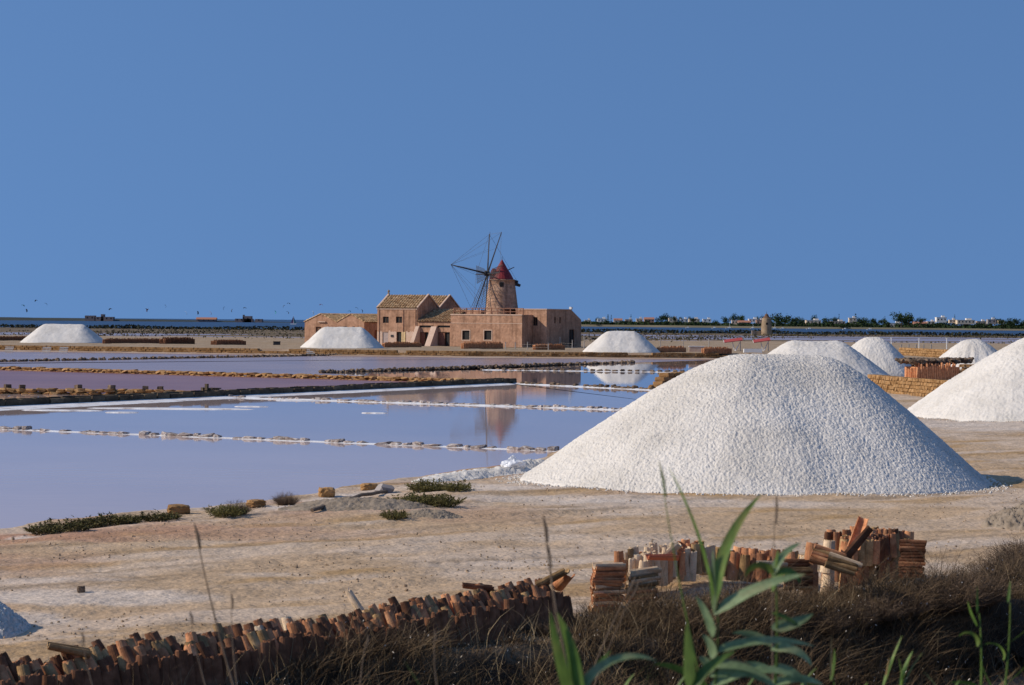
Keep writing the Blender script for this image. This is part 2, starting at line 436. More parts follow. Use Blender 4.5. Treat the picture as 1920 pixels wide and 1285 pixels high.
def build_ground():
    nr, ncol = 820, 440
    yy = np.exp(np.linspace(math.log(9.0), math.log(480.0), nr)) - 14.0
    tt = np.linspace(-0.44, 0.44, ncol)
    X = (yy[:, None] + 17.0) * tt[None, :]
    Y = np.repeat(yy[:, None], ncol, 1)
    Z = ground_z(X.ravel(), Y.ravel())
    v = np.stack([X.ravel(), Y.ravel(), Z], 1)
    idx = np.arange(nr * ncol).reshape(nr, ncol)
    q = np.stack([idx[:-1, :-1], idx[:-1, 1:], idx[1:, 1:], idx[1:, :-1]], -1).reshape(-1, 4)
    # leave out what lies wholly under the brine
    zq = Z[q].max(1)
    q = q[zq > -0.3]
    me = np_mesh('ground', v, q, smooth=True)
    # stains, salt bloom and wet earth are colours of the soil itself
    x, y = X.ravel(), Y.ravel()
    s = poly_sd(x, y, LAND)
    e = poly_sd(x, y, DITCH)
    # tracks run parallel to the bank: coordinates along/across
    ux, uy = 0.80, 0.60
    al = x * ux + y * uy; ac = -x * uy + y * ux
    base = np.array([0.49, 0.345, 0.215]); pale = np.array([0.57, 0.44, 0.325]); ochre = np.array([0.40, 0.24, 0.095])
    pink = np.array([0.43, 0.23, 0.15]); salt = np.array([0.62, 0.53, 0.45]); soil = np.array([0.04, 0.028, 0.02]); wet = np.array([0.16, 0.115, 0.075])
    def mixc(c, col, w):
        return c * (1 - w[:, None]) + col[None, :] * w[:, None]
    c = np.repeat(base[None, :], len(x), 0)
    st = fbm(al * 0.22, ac * 0.6, 5, 31); c = mixc(c, pale, sstep(0.42, 0.66, st) * 0.9)
    st2 = fbm(al * 0.20 + 40, ac * 0.95, 5, 33); c = mixc(c, ochre, sstep(0.57, 0.72, st2) * 0.65)
    pk = fbm(x * 0.25, y * 0.3, 5, 35) ; c = mixc(c, pink, sstep(0.44, 0.66, pk) * np.exp(-(s / 6.5) ** 2))
    sb = fbm(al * 0.25, ac * 0.6, 5, 37); c = mixc(c, salt, sstep(0.60, 0.76, sb) * 0.4)
    rt = fbm(al * 0.12 + 9, ac * 2.6, 4, 39); c = mixc(c, np.array([.24, .165, .10]), sstep(0.60, 0.72, rt) * 0.5)
    for (px, py, rx, ry, w) in ((150, 1118, 2.3, 1.1, 0.85), (20, 1160, 1.2, 1.0, 0.8), (60, 1085, 2.0, .5, .55), (520, 1080, 1.2, .35, .4), (1100, 935, 4.0, 1.4, .75), (1330, 945, 6.0, 1.4, .55), (930, 915, 2.2, 1.2, .85), (860, 905, 2.0, 1.0, .8), (560, 945, 1.1, 1.6, 1.0), (640, 920, .8, 1.8, .9), (700, 912, .7, 1.4, .8), (45, 1001, .45, .5, 1.0), (1900, 800, 5.5, 5.0, .8), (1780, 792, 3.0, 3.5, .7), (1600, 915, 3.0, 1.2, .6), (1480, 760, 8, 14, .6), (1200, 1010, 3.0, .8, .35), (1690, 720, 6, 10, .4)):
        p = P(px, py, 0.3)
        d = ((x - p.x) / rx) ** 2 + ((y - p.y) / ry) ** 2
        ww = np.exp(-d) * (0.55 + 0.9 * fbm(x * 1.6, y * 1.6, 4, 41))
        c = mixc(c, salt, np.clip(sstep(0.3, 0.75, ww) * w * .85, 0, 1))
    c = mixc(c, wet, sstep(0.55, 0.05, s) * 0.75 * (1 - sstep(150, 240, y)))
    c = mixc(c, soil, sstep(-1.6, 0.1, e + (fbm(x * 1.2, y * 1.2, 3, 44) - .5) * 1.6))  # ditch and lip coloured near-black, deepening their shade in the soil colour
    c = mixc(c, np.array([0.31, 0.23, 0.15]), sstep(180, 260, y) * 0.7)
    fine = 0.86 + 0.28 * fbm(x * 7, y * 7, 2, 51)
    c = c * fine[:, None]
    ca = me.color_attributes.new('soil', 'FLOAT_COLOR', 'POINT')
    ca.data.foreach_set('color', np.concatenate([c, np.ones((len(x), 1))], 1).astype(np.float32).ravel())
    m = mat('ground_soil', [(0.8, 0.79, 0.77), (1.0, 1.0, 1.0), (1.1, 1.08, 1.05)], scale=1.3, rough=0.97, bump=0.7, bscale=6, bdist=0.08, fine=(17, 0.22), spec=0.1)
    t = m.node_tree; N = t.nodes; L = t.links; b = N['Principled BSDF']
    src = b.inputs['Base Color'].links[0].from_socket
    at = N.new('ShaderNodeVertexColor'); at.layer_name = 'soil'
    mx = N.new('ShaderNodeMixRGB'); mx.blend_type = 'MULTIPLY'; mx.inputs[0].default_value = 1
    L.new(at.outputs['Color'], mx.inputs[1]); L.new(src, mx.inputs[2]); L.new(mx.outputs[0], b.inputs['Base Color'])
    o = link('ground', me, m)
    tag(o, kind='structure')
    return o

build_ground()


def sheet(name, pts, z, m, kind='structure'):
    me = bpy.data.meshes.new(name)
    me.from_pydata([(p[0], p[1], z) for p in pts], [], [tuple(range(len(pts)))])
    me.update()
    if me.polygons[0].normal.z < 0:
        me.flip_normals()
    return tag(link(name, me, m), kind=kind)

M['bed'] = mat('pan_mud', [(0.13, 0.09, 0.07), (0.22, 0.16, 0.12)], scale=0.2, rough=0.95)
M['marsh'] = mat('marsh_soil', [(0.07, 0.06, 0.035), (0.17, 0.125, 0.08), (0.25, 0.175, 0.11)], scale=0.035, rough=0.97, stretch=(0.25, 1, 1), fine=(0.3, 0.2), spec=0.1)
sheet('pan_bed', [(-20000, -200), (20000, -200), (20000, 900), (-20000, 900)], -0.75, M['bed'])
sheet('salt_marsh', [(-2500, 455), (2500, 455), (2500, 905), (-2500, 905)], 0.34, M['marsh'])
sheet('salt_marsh', [(-2500, 330), (-205, 330), (-205, 455), (-2500, 455)], 0.336, M['marsh'])
sheet('salt_marsh', [(205, 330), (2500, 330), (2500, 455), (205, 455)], 0.336, M['marsh'])
M['sea'] = water('sea_water', (0.007, 0.024, 0.065), (0.012, 0.034, 0.08), 0.35, 0.35, 0.35, (0.3, 1, 1))
sheet('sea', [(-30000, 880), (30000, 880), (30000, 58000), (-30000, 58000)], 0.0, M['sea'])

# ------------------------------------------------------------------ the brine pans
M['w_near'] = water('brine_near', (0.60, 0.455, 0.41), (0.67, 0.51, 0.45), 0.06, 0.004, 1.2, spec=.3)
M['w_mid'] = water('brine_mid', (0.54, 0.41, 0.375), (0.62, 0.47, 0.41), 0.035, 0.0025, 1.1, spec=.36)
M['w_mir'] = water('brine_mirror', (0.28, 0.23, 0.24), (0.33, 0.26, 0.26), 0.015, 0.002, 1.0)
M['w_pur'] = water('brine_purple', (0.24, 0.105, 0.085), (0.31, 0.145, 0.11), 0.3, 0.05, 0.8, spec=.28)
M['w_gry'] = water('brine_grey', (0.33, 0.225, 0.195), (0.40, 0.27, 0.22), 0.22, 0.03, 0.8, spec=.35)


def ext(a, b, t):
    return (a[0] + (b[0] - a[0]) * t, a[1] + (b[1] - a[1]) * t)

W1a, W1b = w2(0, 805), w2(1060, 847)
W2a, W2b = w2(405, 745), w2(1190, 770)
W3a, W3b = w2(945, 719), w2(1245, 733)
W4a, W4b = w2(905, 694), w2(1300, 699)
CHa, CHb = w2(0, 764), w2(955, 719)
OAa, OAb = w2(0, 739), w2(350, 743)
OBa, OBb = w2(0, 694), w2(900, 719)
DBa, DBb = w2(600, 700), w2(1170, 681)
DAa, DAb = w2(0, 679), w2(640, 667)
W1L, W1R = ext(W1a, W1b, -1.0), ext(W1a, W1b, 1.35)
W2R = ext(W2a, W2b, 1.25); W3R = ext(W3a, W3b, 1.3); W4R = ext(W4a, W4b, 1.3)
CHL = ext(CHa, CHb, -0.5); OAL = ext(OAa, OAb, -0.8); OBL = ext(OBa, OBb, -0.5); DAL = ext(DAa, DAb, -0.4)
CHw2 = ext(CHa, CHb, 0.0)
def cross2(a, b, c, d):
    r = (b[0] - a[0], b[1] - a[1]); s = (d[0] - c[0], d[1] - c[1])
    t = ((c[0] - a[0]) * s[1] - (c[1] - a[1]) * s[0]) / (r[0] * s[1] - r[1] * s[0])
    return (a[0] + r[0] * t, a[1] + r[1] * t)
WX = cross2(W1a, W1b, CHa, CHb)
sheet('brine_pan', [WX, W1R, (7.0, 64.0)] + [(q[0] + 1.0, q[1] - 1.6) for q in SHORE[::-1]] + [(-29, 13), (-60, 30), ext(CHa, CHb, -1.2)], 0.0, M['w_near'])
sheet('brine_pan', [WX, W2a, W2R, W1R], 0.002, M['w_mid'])
sheet('brine_pan', [W2a, CHb, W3a, W3R, W2R], 0.004, M['w_mid'])
sheet('brine_pan', [W3a, OBb, DBa, W4a, W4R, W3R], 0.006, M['w_mir'])
sheet('brine_pan', [W4a, DBb, w2(1420, 673), W4R], 0.008, M['w_mir'])
sheet('brine_pan', [OBL, DAL, DAa, DAb, (YWALL[3][0], YWALL[3][1] + 0.6), (YWALL[2][0], YWALL[2][1] + 0.6), (YWALL[1][0], YWALL[1][1] + .6), w2(1410, 673.2), DBb, DBa, OBb], 0.010, M['w_gry'])
sheet('brine_pan', [DAL, (-125, 322), (YWALL[6][0], YWALL[6][1] + 0.6), (YWALL[5][0], YWALL[5][1] + 0.6), DAb, DAa], 0.012, M['w_gry'])
sheet('brine_pan', [OAL, OBL, OBb, W3a, CHb, OAb], 0.014, M['w_pur'])
sheet('brine_pan', [CHL, OAL, OAb, CHb], 0.016, M['w_mid'])
# far pans on the marsh
for i, (y0, y1, x0, x1) in enumerate(((470, 520, -190, 30), (560, 640, 20, 320), (540, 600, -260, -90), (670, 730, -60, 420), (480, 530, 60, 260))):
    sheet('far_pan', [(x0, y0), (x1, y0 - 5), (x1 + 20, y1), (x0 + 10, y1 + 6)], 0.344 + 0.002 * i, M['w_gry'])

# ------------------------------------------------------------------ stones and walls
def block_mesh(name, seed, jit=0.12, bevel=0.09):
    r = random.Random(seed)
    bm = bmesh.new()
    bmesh.ops.create_cube(bm, size=1.0)
    bmesh.ops.bevel(bm, geom=bm.edges[:], offset=bevel, segments=1, affect='EDGES')
    for v in bm.verts:
        v.co += Vector((r.uniform(-jit, jit), r.uniform(-jit, jit), r.uniform(-jit, jit))) * 0.6
    me = bpy.data.meshes.new(name); bm.to_mesh(me); bm.free(); me.update()
    return me

BLK = [block_mesh('block', i) for i in range(6)]          # squared stones
RUB = [block_mesh('rubble', 20 + i, 0.3, 0.2) for i in range(6)]   # rough stones


def mesh_arrays(me):
    v = np.empty(len(me.vertices) * 3, np.float32); me.vertices.foreach_get('co', v)
    return v.reshape(-1, 3), [tuple(p.vertices) for p in me.polygons]

BLKA = [mesh_arrays(m) for m in BLK]; RUBA = [mesh_arrays(m) for m in RUB]


def rot3(rx, ry, rz):
    return np.array((Matrix.Rotation(rz, 3, 'Z') @ Matrix.Rotation(ry, 3, 'Y') @ Matrix.Rotation(rx, 3, 'X')))


def placed(stones, kind_arr, name, m, parent, stuff=True):
    vs = []; q = []; t3 = []; other = []; n = 0; faces = []
    for i, (loc, rot, scl) in enumerate(stones):
        v, f = kind_arr[i % len(kind_arr)]
        vv = (v * np.array(scl)) @ rot3(*rot).T + np.array(loc)
        vs.append(vv); faces += [tuple(a + n for a in p) for p in f]; n += len(v)
    me = bpy.data.meshes.new(name); me.from_pydata(np.concatenate(vs).tolist(), [], faces); me.update()
    o = link(name, me, m, parent)
    if stuff: o['kind'] = 'stuff'
    return o


def along(pts, step):
    """points and headings every step along a polyline"""
    out = []; left = 0.0
    for i in range(len(pts) - 1):
        a = Vector(pts[i][:2]); b = Vector(pts[i + 1][:2]); d = b - a; L = d.length
        if L < 1e-6: continue
        d /= L; t = left
        while t < L:
            out.append((a + d * t, math.atan2(d.y, d.x), d)); t += step
        left = t - L
    return out


def stone_wall(name, label, pts, length, width, height, m, courses=1, z0=-0.1, single=True, arr='blk', gap=0.93, rough=0.05, cat='wall', core=None, tops=0):
    """a dry wall of separate stones standing in the brine"""
    c = pts[0]
    root = empty(name, (c[0], c[1], 0))
    tag(root, label, cat)
    st = []
    for k in range(courses):
        for i, (p, h, d) in enumerate(along(pts, length)):
            off = (0.5 if k % 2 else 0) * length
            q = p + d * off + Vector((-d.y, d.x)) * rnd.uniform(-rough, rough) * width
            hh = height * rnd.uniform(0.85, 1.12)
            st.append(((q.x - c[0], q.y - c[1], z0 + height * (k + 0.5) + rnd.uniform(-rough, rough) * height), (rnd.uniform(-rough, rough), rnd.uniform(-rough, rough), h + rnd.uniform(-rough, rough)),
                       (length * gap * rnd.uniform(0.8, 1.05), width * rnd.uniform(0.85, 1.1), hh)))
    src = BLK if arr == 'blk' else RUB
    if single:
        for i, (l, r, s) in enumerate(st):
            if arr == 'rub' and core and rnd.random() < .16: continue
            if arr == 'rub' and core: s = (s[0] * rnd.uniform(.6, 1.5), s[1], s[2] * rnd.uniform(.7, 1.15))
            link('stone', src[i % 6], m, root, l, r, s)
    else:
        placed(st, BLKA if arr == 'blk' else RUBA, 'stones', m, root)
    if core:
        mb = MB(); w = core[1]
        al = along(pts, 0.8)
        L = []; R = []
        for (p, h, d) in al:
            n = Vector((-d.y, d.x))
            a = rnd.uniform(.75, 1.3); b2 = rnd.uniform(.75, 1.3)
            L.append((p.x - c[0] + n.x * w * a, p.y - c[1] + n.y * w * a)); R.append((p.x - c[0] - n.x * w * b2, p.y - c[1] - n.y * w * b2))
        for i in range(len(al) - 1):
            t0 = core[2] * rnd.uniform(.8, 1.1)
            mb.quad((*R[i], -0.02), (*R[i + 1], -0.02), ((R[i + 1][0] + L[i + 1][0]) / 2, (R[i + 1][1] + L[i + 1][1]) / 2, core[2]), ((R[i][0] + L[i][0]) / 2, (R[i][1] + L[i][1]) / 2, core[2]))
            mb.quad(((R[i][0] + L[i][0]) / 2, (R[i][1] + L[i][1]) / 2, core[2]), ((R[i + 1][0] + L[i + 1][0]) / 2, (R[i + 1][1] + L[i + 1][1]) / 2, core[2]), (*L[i + 1], -0.02), (*L[i], -0.02))
        mb.build('salt_crust', core[0], root)
    return root

# low dividers crusted with salt
stone_wall('pan_divider', 'salt-crusted low stone divider nearest the camera, across the front pans', [ext(W1a, W1b, -0.12), W1a, ext(W1a, W1b, 1.1)], 0.5, 0.34, 0.2, M['saltstone'], 1, -0.10, True, 'rub', .95, .16, core=(M['saltcrust'], 0.42, 0.035))
stone_wall('pan_divider', 'thin white salt-crusted divider crossing the windmill tower reflection', [W2a, W2b, ext(W2a, W2b, 1.1)], 0.5, 0.34, 0.2, M['saltstone'], 1, -0.08, True, 'rub', .9, .16, core=(M['saltcrust'], 0.45, 0.07))
stone_wall('pan_divider', 'stone divider with dark lumps just right of the channel end', [W3a, W3b, ext(W3a, W3b, 1.15)], 0.6, 0.36, 0.28, M['darkstone'], 1, -0.08, True, 'rub', .7, .2, core=(M['saltcrust'], 0.55, 0.08))
stone_wall('pan_divider', 'thin stone divider through the white salt heap reflection', [W4a, W4b, ext(W4a, W4b, 1.1)], 0.7, 0.36, 0.26, M['darkstone'], 1, -0.09, False, 'rub', .7, .2, core=(M['saltcrust'], 0.5, 0.07))
# rough dark dikes
for nm, lb, a, b in (('stone_dike', 'rough dark stone dike running to the right below the mill yard', DBa, ext(DBa, DBb, 1.04)), ('stone_dike', 'rough dark stone dike at the left, behind the purple pans', DAL, ext(DAa, DAb, 1.0))):
    root = empty(nm, (a[0], a[1], 0)); tag(root, lb, 'dike')
    st = []
    for (p, h, d) in along([a, b], 0.11):
        n = Vector((-d.y, d.x)); o = rnd.gauss(0, 0.22)
        s = rnd.uniform(0.12, 0.32)
        st.append(((p.x - a[0] + n.x * o, p.y - a[1] + n.y * o, rnd.uniform(-.02, 0.2 - 0.2 * abs(o))), (rnd.uniform(-.5, .5), rnd.uniform(-.5, .5), rnd.uniform(0, 3)), (s * 1.25, s, s * .8)))
    placed(st, RUBA, 'stones', M['dikestone'], root)
# ochre walls between the purple pans
stone_wall('ochre_wall', 'nearer ochre stone wall at the left, with posts on top', [OAL, OAa, OAb], 0.6, 0.7, 0.22, M['ochre'], 2, -0.1, True, 'rub', 1.18, .14)
stone_wall('ochre_wall', 'long ochre stone wall between the two purple pans', [OBL, OBa, OBb], 0.6, 0.7, 0.2, M['ochre'], 2, -0.1, False, 'rub', 1.18, .14)
st_root = None
for i, t in enumerate((0.04, 0.12, 0.42, 0.6, 0.78, 0.86)):
    p = ext(OAa, OAb, t)
    g = link('marker_block', BLK[i % 6], M['darkstone'], None, (p[0], p[1], 0.42), (0, 0, rnd.uniform(0, 1)), (0.36, 0.36, rnd.uniform(0.28, 0.45)))
    tag(g, f'small dark stone block on the nearer ochre wall, {ORD[i]} from the left edge', 'block', 'dark blocks on the ochre wall')
# masonry channel
chn = empty('stone_channel', (CHa[0], CHa[1], 0))
tag(chn, 'long dark masonry channel slanting across the pans to the right', 'channel')
for (p, h, d) in along([ext(CHa, CHb, -0.12), CHb], 1.15):
    n = Vector((-d.y, d.x))
    for side in (-0.55, 0.55):
        q = p + n * side
        link('stone', BLK[rnd.randrange(6)], M['channelstone'], chn, (q.x - CHa[0], q.y - CHa[1], 0.14 + rnd.uniform(-.02, .02)), (0, rnd.uniform(-.015, .015), h), (1.13, 0.32 * rnd.uniform(.85, 1.1), 0.5))
mb = MB()
d = (Vector(CHb) - Vector(CHa)); n = Vector((-d.y, d.x)).normalized()
for a, b in ((-0.12, 1.0),):
    p0 = Vector(CHa) + d * a - Vector(CHa); p1 = Vector(CHa) + d * b - Vector(CHa)
    mb.quad((*(p0 - n * .5), 0.2), (*(p1 - n * .5), 0.2), (*(p1 + n * .5), 0.2), (*(p0 + n * .5), 0.2))
mb.build('bed', M['marsh'], chn)
# salt shelf along the foot of the channel
shelf = MB(); al = along([ext(CHa, CHb, -0.1), ext(CHa, CHb, 0.97)], 0.9); nv = -Vector((-d.y, d.x)).normalized()
prev = None
for i, (p, h, dd) in enumerate(al):
    w = 0.5 + 2.6 * float(fbm(np.array([i * 0.13]), np.array([3.3]), 3, 61)[0]) * (1 - 0.6 * i / len(al))
    cur = ((p.x + nv.x * 0.68, p.y + nv.y * 0.68, 0.1), (p.x + nv.x * (0.7 + w * 0.6), p.y + nv.y * (0.7 + w * 0.6), 0.05), (p.x + nv.x * (0.7 + w), p.y + nv.y * (0.7 + w), -0.01))
    if prev:
        for k in range(2): shelf.quad(prev[k], prev[k + 1], cur[k + 1], cur[k])
    prev = cur
o = shelf.build('salt_shelf', M['saltcrust'], None, True)
tag(o, 'strip of white salt crust along the foot of the dark channel', 'salt crust')
# broken rafts of salt in the second pan
for i, (px, py, L, W) in enumerate(((330, 767, 4.6, .8), (560, 752, 1.4, .3), (470, 763, 1.0, .3), (230, 774, .9, .35), (120, 770, 2.2, .5), (700, 775, .8, .3))):
    p = P(px, py, 0); m2 = MB(); ring = []
    for k in range(18):
        a = 2 * math.pi * k / 18; r = rnd.uniform(.7, 1.1)
        ring.append((math.cos(a) * L * r, math.sin(a) * W * r, 0.0))
    m2.add([(0, 0, 0.05)] + [(x * .85, y * .8, .035) for x, y, z in ring] + [(x, y, -0.02) for x, y, z in ring], [(0, 1 + k, 1 + (k + 1) % 18) for k in range(18)] + [(1 + k, 19 + k, 19 + (k + 1) % 18, 1 + (k + 1) % 18) for k in range(18)])
    o = m2.build('salt_raft', M['saltcrust'], None, loc=(p.x, p.y, 0))
    tag(o, ('long white raft of salt floating in the second pan', 'small salt raft near the divider start below the channel', 'short salt raft right of the long one', 'short salt raft left of the long one', 'pale salt raft near the left edge below the channel', 'tiny salt raft below the mid divider')[i], 'salt crust')
# sluice box on the channel
sp = P(397, 741, 0.1)
sl = empty('sluice_box', (sp.x, sp.y, 0), math.radians(60)); sl.scale = (.62, .62, .62); tag(sl, 'small reddish sluice box with a post standing at the dark channel', 'sluice')
MB().box(-.55, .55, -.5, .5, 0, .75).build('box', M['ruin'], sl)
MB().box(-.68, .68, -.62, .62, .75, .85).build('lid', M['darkstone'], sl)
MB().box(-.9, -.66, -.15, .15, 0, 1.25).build('post', M['channelstone'], sl)
MB().box(-.92, -.64, .35, .6, 0, .9).build('post', M['channelstone'], sl)
# the yard's retaining wall of ochre blocks
yw = empty('retaining_wall', (YWALL[0][0], YWALL[0][1], 0)); tag(yw, 'long ochre block retaining wall below the mill yard and salt heaps', 'wall')
st = []; c0 = YWALL[0]
for k in range(3):
    for i, (p, h, dd) in enumerate(along(YWALL, 0.62)):
        if fbm(np.array([p.x * .12]), np.array([7.7 + k]), 2, 71)[0] > 0.72 and k == 2: continue
        q = p + dd * (0.31 if k % 2 else 0)
        st.append(((q.x - c0[0], q.y - c0[1], -0.12 + 0.3 * (k + .5)), (0, rnd.uniform(-.03, .03), h + rnd.uniform(-.05, .05)), (0.6, 0.55 * rnd.uniform(.9, 1.15), 0.29)))
placed(st, BLKA, 'stones', M['ochre'], yw)
# muddy ledge at its foot
led = MB(); prev = None
for i, (p, h, dd) in enumerate(along(YWALL, 1.5)):
    nn = Vector((-dd.y, dd.x)); nn = nn if nn.y < 0 else -nn
    w = 1.5 + 3.5 * float(fbm(np.array([p.x * .06]), np.array([1.7]), 3, 77)[0])
    cur = ((p.x, p.y, 0.14), (p.x + nn.x * w, p.y + nn.y * w, 0.06), (p.x + nn.x * (w + .6), p.y + nn.y * (w + .6), -0.05))
    if prev:
        for k in range(2): led.quad(prev[k], cur[k], cur[k + 1], prev[k + 1])
    prev = cur
M['ledge'] = mat('ledge_mud', [(0.30, 0.19, 0.12), (0.42, 0.29, 0.20), (0.5, 0.40, 0.32)], scale=0.25, rough=0.95, bump=0.5, bscale=3)
tag(led.build('mud_ledge', M['ledge'], None, True), kind='structure')
# steps of white salted planks leaning on the retaining wall
for i, px in enumerate((18, 88, 120, 583, 651, 1168)):
    yb = 659 + (px / 1405) * 14
    p = P(px, yb, 0.1); r = empty('salt_steps', (p.x, p.y, 0)); tag(r, f'white salted steps against the ochre retaining wall, {ORD[i]} from the left', 'steps', 'salt steps on the retaining wall')
    for k in range(4):
        MB().box(-.55, .55, -.65 + k * .2, -.45 + k * .2, .02 + k * .2, .13 + k * .2).build('step', M['salt'], r)

# ------------------------------------------------------------------ salt heaps
def salt_heap(name, label, cx, cy, z0, rx, ry, H, seg=0.0, c=0.3, res=120, amp=0.03, wl=0.25, rot=0.0, skew=0.0, seed=1, mt='salt', cat='salt heap', grain=1.2, gully=0.0, flare=1.0):
    R = 1.06
    n = res
    ex = rx + seg
    gx = np.linspace(-ex * R, ex * R, max(8, int(n * ex / max(ex, ry)))); gy = np.linspace(-ry * R, ry * R, max(8, int(n * ry / max(ex, ry))))
    X, Y = np.meshgrid(gx, gy)
    x = X.ravel(); y = Y.ravel()
    # uneven foot: the radius varies gently with the angle
    ang = np.arctan2(y / ry, x / ex)
    wob = 1 + 0.05 * (fbm(np.cos(ang) * 1.7 + 5, np.sin(ang) * 1.7 + seed, 3, seed) - 0.5) * 2
    dx = np.sign(x - skew * rx) * np.maximum(np.abs(x - skew * rx) - seg, 0)
    # skewed summit: stretch each side separately
    side = np.where(x > skew * rx, rx - skew * rx, rx + skew * rx)
    rho = np.sqrt((dx / side) ** 2 + (y / ry) ** 2) / wob
    z = H * (math.sqrt(1 + c * c) - np.sqrt(rho ** 2 + c * c)) / (math.sqrt(1 + c * c) - c)
    if flare != 1.0: z = np.where(z > 0, H * np.clip(z / H, 1e-6, None) ** flare, z)
    wx = x + cx * 3; wy = y + cy * 3
    sl = np.clip(1.15 - rho, 0.0, 1)
    z = z + (fbm(wx * 0.45, wy * 0.45, 3, seed + 3) - 0.5) * 0.16 * np.clip((1.05 - rho) * 3, 0, 1)
    z = z + (fbm(wx / wl, wy / wl, 3, seed + 7) - 0.5) * amp * 2 + (NR.random(len(x)) - 0.5) * amp * grain
    if gully:        # slumps running down the slope
        z = z + gully * (fbm(np.cos(ang) * 7 + 3, np.sin(ang) * 7 + rho * 1.2, 4, seed + 13) - .5) * np.clip(rho * 1.6 - .3, 0, 1) * np.clip((1.02 - rho) * 5, 0, 1)
    keep = rho < 1.03
    z = np.where(rho > 0.985, np.minimum(z, 0.05 - (rho - .985) * 8), z)
    v = np.stack([x, y, z], 1)
    idx = np.arange(len(x)).reshape(X.shape)
    q = np.stack([idx[:-1, :-1], idx[:-1, 1:], idx[1:, 1:], idx[1:, :-1]], -1).reshape(-1, 4)
    q = q[keep[q].any(1)]
    used = np.unique(q); remap = np.full(len(x), -1); remap[used] = np.arange(len(used))
    me = np_mesh(name, v[used], remap[q], smooth=True)
    o = link(name, me, M[mt], None, (cx, cy, z0), (0, 0, rot))
    return tag(o, label, cat)

def heap_at(px0, px1, pyb, pyt, z0, depth_ratio, label, seg=0.0, c=0.3, **k):
    """heap whose foot spans px0..px1 with its near foot line at pyb and its top at pyt"""
    pb = P((px0 + px1) / 2, pyb, z0)
    half = (px1 - px0) / 2 * pb.y / FPX
    ry = half * depth_ratio
    cy = pb.y + ry * 0.8
    half *= cy / pb.y
    cx = (pb.x / pb.y) * cy
    H = PD((px0 + px1) / 2, pyt, cy).z - z0
    return salt_heap('salt_heap', label, cx, cy, z0 - 0.02, half - seg, ry, H, seg, c, **k)

heap_at(968, 1850, 921, 667, 0.30, 0.95, 'largest grainy white salt heap in the middle foreground', 1.0, 0.33, res=540, amp=0.013, wl=0.09, grain=3.6, gully=.09, flare=1.07, skew=0.14, seed=3, rot=math.radians(13))
heap_at(1690, 2290, 790, 626, 0.32, 0.9, 'white salt heap cut by the right edge', 0.8, 0.26, res=300, amp=0.022, wl=0.2, seed=5, grain=2.6, gully=.08)
heap_at(1380, 1676, 714, 639, 0.42, 0.9, 'flat-topped salt heap directly behind the largest heap', 1.5, 0.24, res=150, amp=0.035, grain=2, gully=.08, wl=0.5, seed=7)
heap_at(1545, 1726, 703, 632, 0.5, 0.95, 'peaked salt heap behind and right of the flat-topped one', 0.3, 0.3, res=130, amp=0.035, grain=2, gully=.08, wl=0.5, seed=9)
heap_at(1742, 1905, 690, 635, 0.6, 0.95, 'salt heap behind the dark-topped tile stack at the right', 0.2, 0.32, res=120, amp=0.035, grain=2, gully=.3, wl=0.5, seed=11)
heap_at(1090, 1240, 661, 621, YARD, 0.8, 'salt heap right of the mill buildings', 1.5, 0.22, res=90, amp=0.04, wl=0.6, seed=13)
heap_at(563, 722, 653, 613, YARD, 0.8, 'salt heap in front of the low outbuilding', 2.4, 0.16, res=90, amp=0.04, wl=0.6, seed=15)
heap_at(38, 200, 643, 608, YARD, 0.8, 'salt heap alone at the far left of the yard', 2.8, 0.16, res=90, amp=0.04, wl=0.6, seed=17)
p = P(-40, 1190, 0.3)
salt_heap('salt_heap', 'edge of a coarse salt heap at the lower left', p.x - 0.25, p.y + 0.4, 0.28, 0.85, 1.0, 0.55, 0.0, 0.35, res=130, amp=0.04, wl=0.09, seed=19)
p = P(1960, 985, 0.3)
salt_heap('earth_heap', 'small heap of brown clods at the right edge', p.x, p.y, 0.28, 1.25, 1.1, 0.5, 0.1, 0.35, res=90, amp=0.09, wl=0.16, seed=23, mt='mud', cat='earth heap')
p = P(900, 893, 0.2)
salt_heap('salt_bank', 'low lumpy bank of salt at the water edge left of the largest heap', p.x + .2, p.y + .6, 0.12, 2.6, 0.7, 0.26, 0.5, 0.4, res=120, amp=0.05, wl=0.2, seed=25, rot=math.radians(48), cat='salt heap')
p = P(985, 880, 0.2)
salt_heap('salt_bank', 'small salt bank under the white plastic bag', p.x + .2, p.y + .5, 0.14, 1.2, 0.6, 0.3, 0.2, 0.4, res=90, amp=0.05, wl=0.2, seed=27, rot=math.radians(40), cat='salt heap')

# ------------------------------------------------------------------ mill buildings (local frame: x along the front, y into depth)
BR = math.radians(30)
BC, BS = math.cos(BR), math.sin(BR)
BO = Vector(((707 - 960) * 333 / FPX, 333.0, YARD))

def yh(px): return 603 + 0.00829 * (px - 960)

def aof(px, b=0.0):
    t = (px - 960) / FPX
    return (t * (BO.y + b * BC) - BO.x - b * BS) / (BC + t * BS)

def zof(px, py, b=0.0):
    a = aof(px, b)
    Y = BO.y - a * BS + b * BC
    return CAMZ + (yh(px) - py) * Y / FPX - YARD


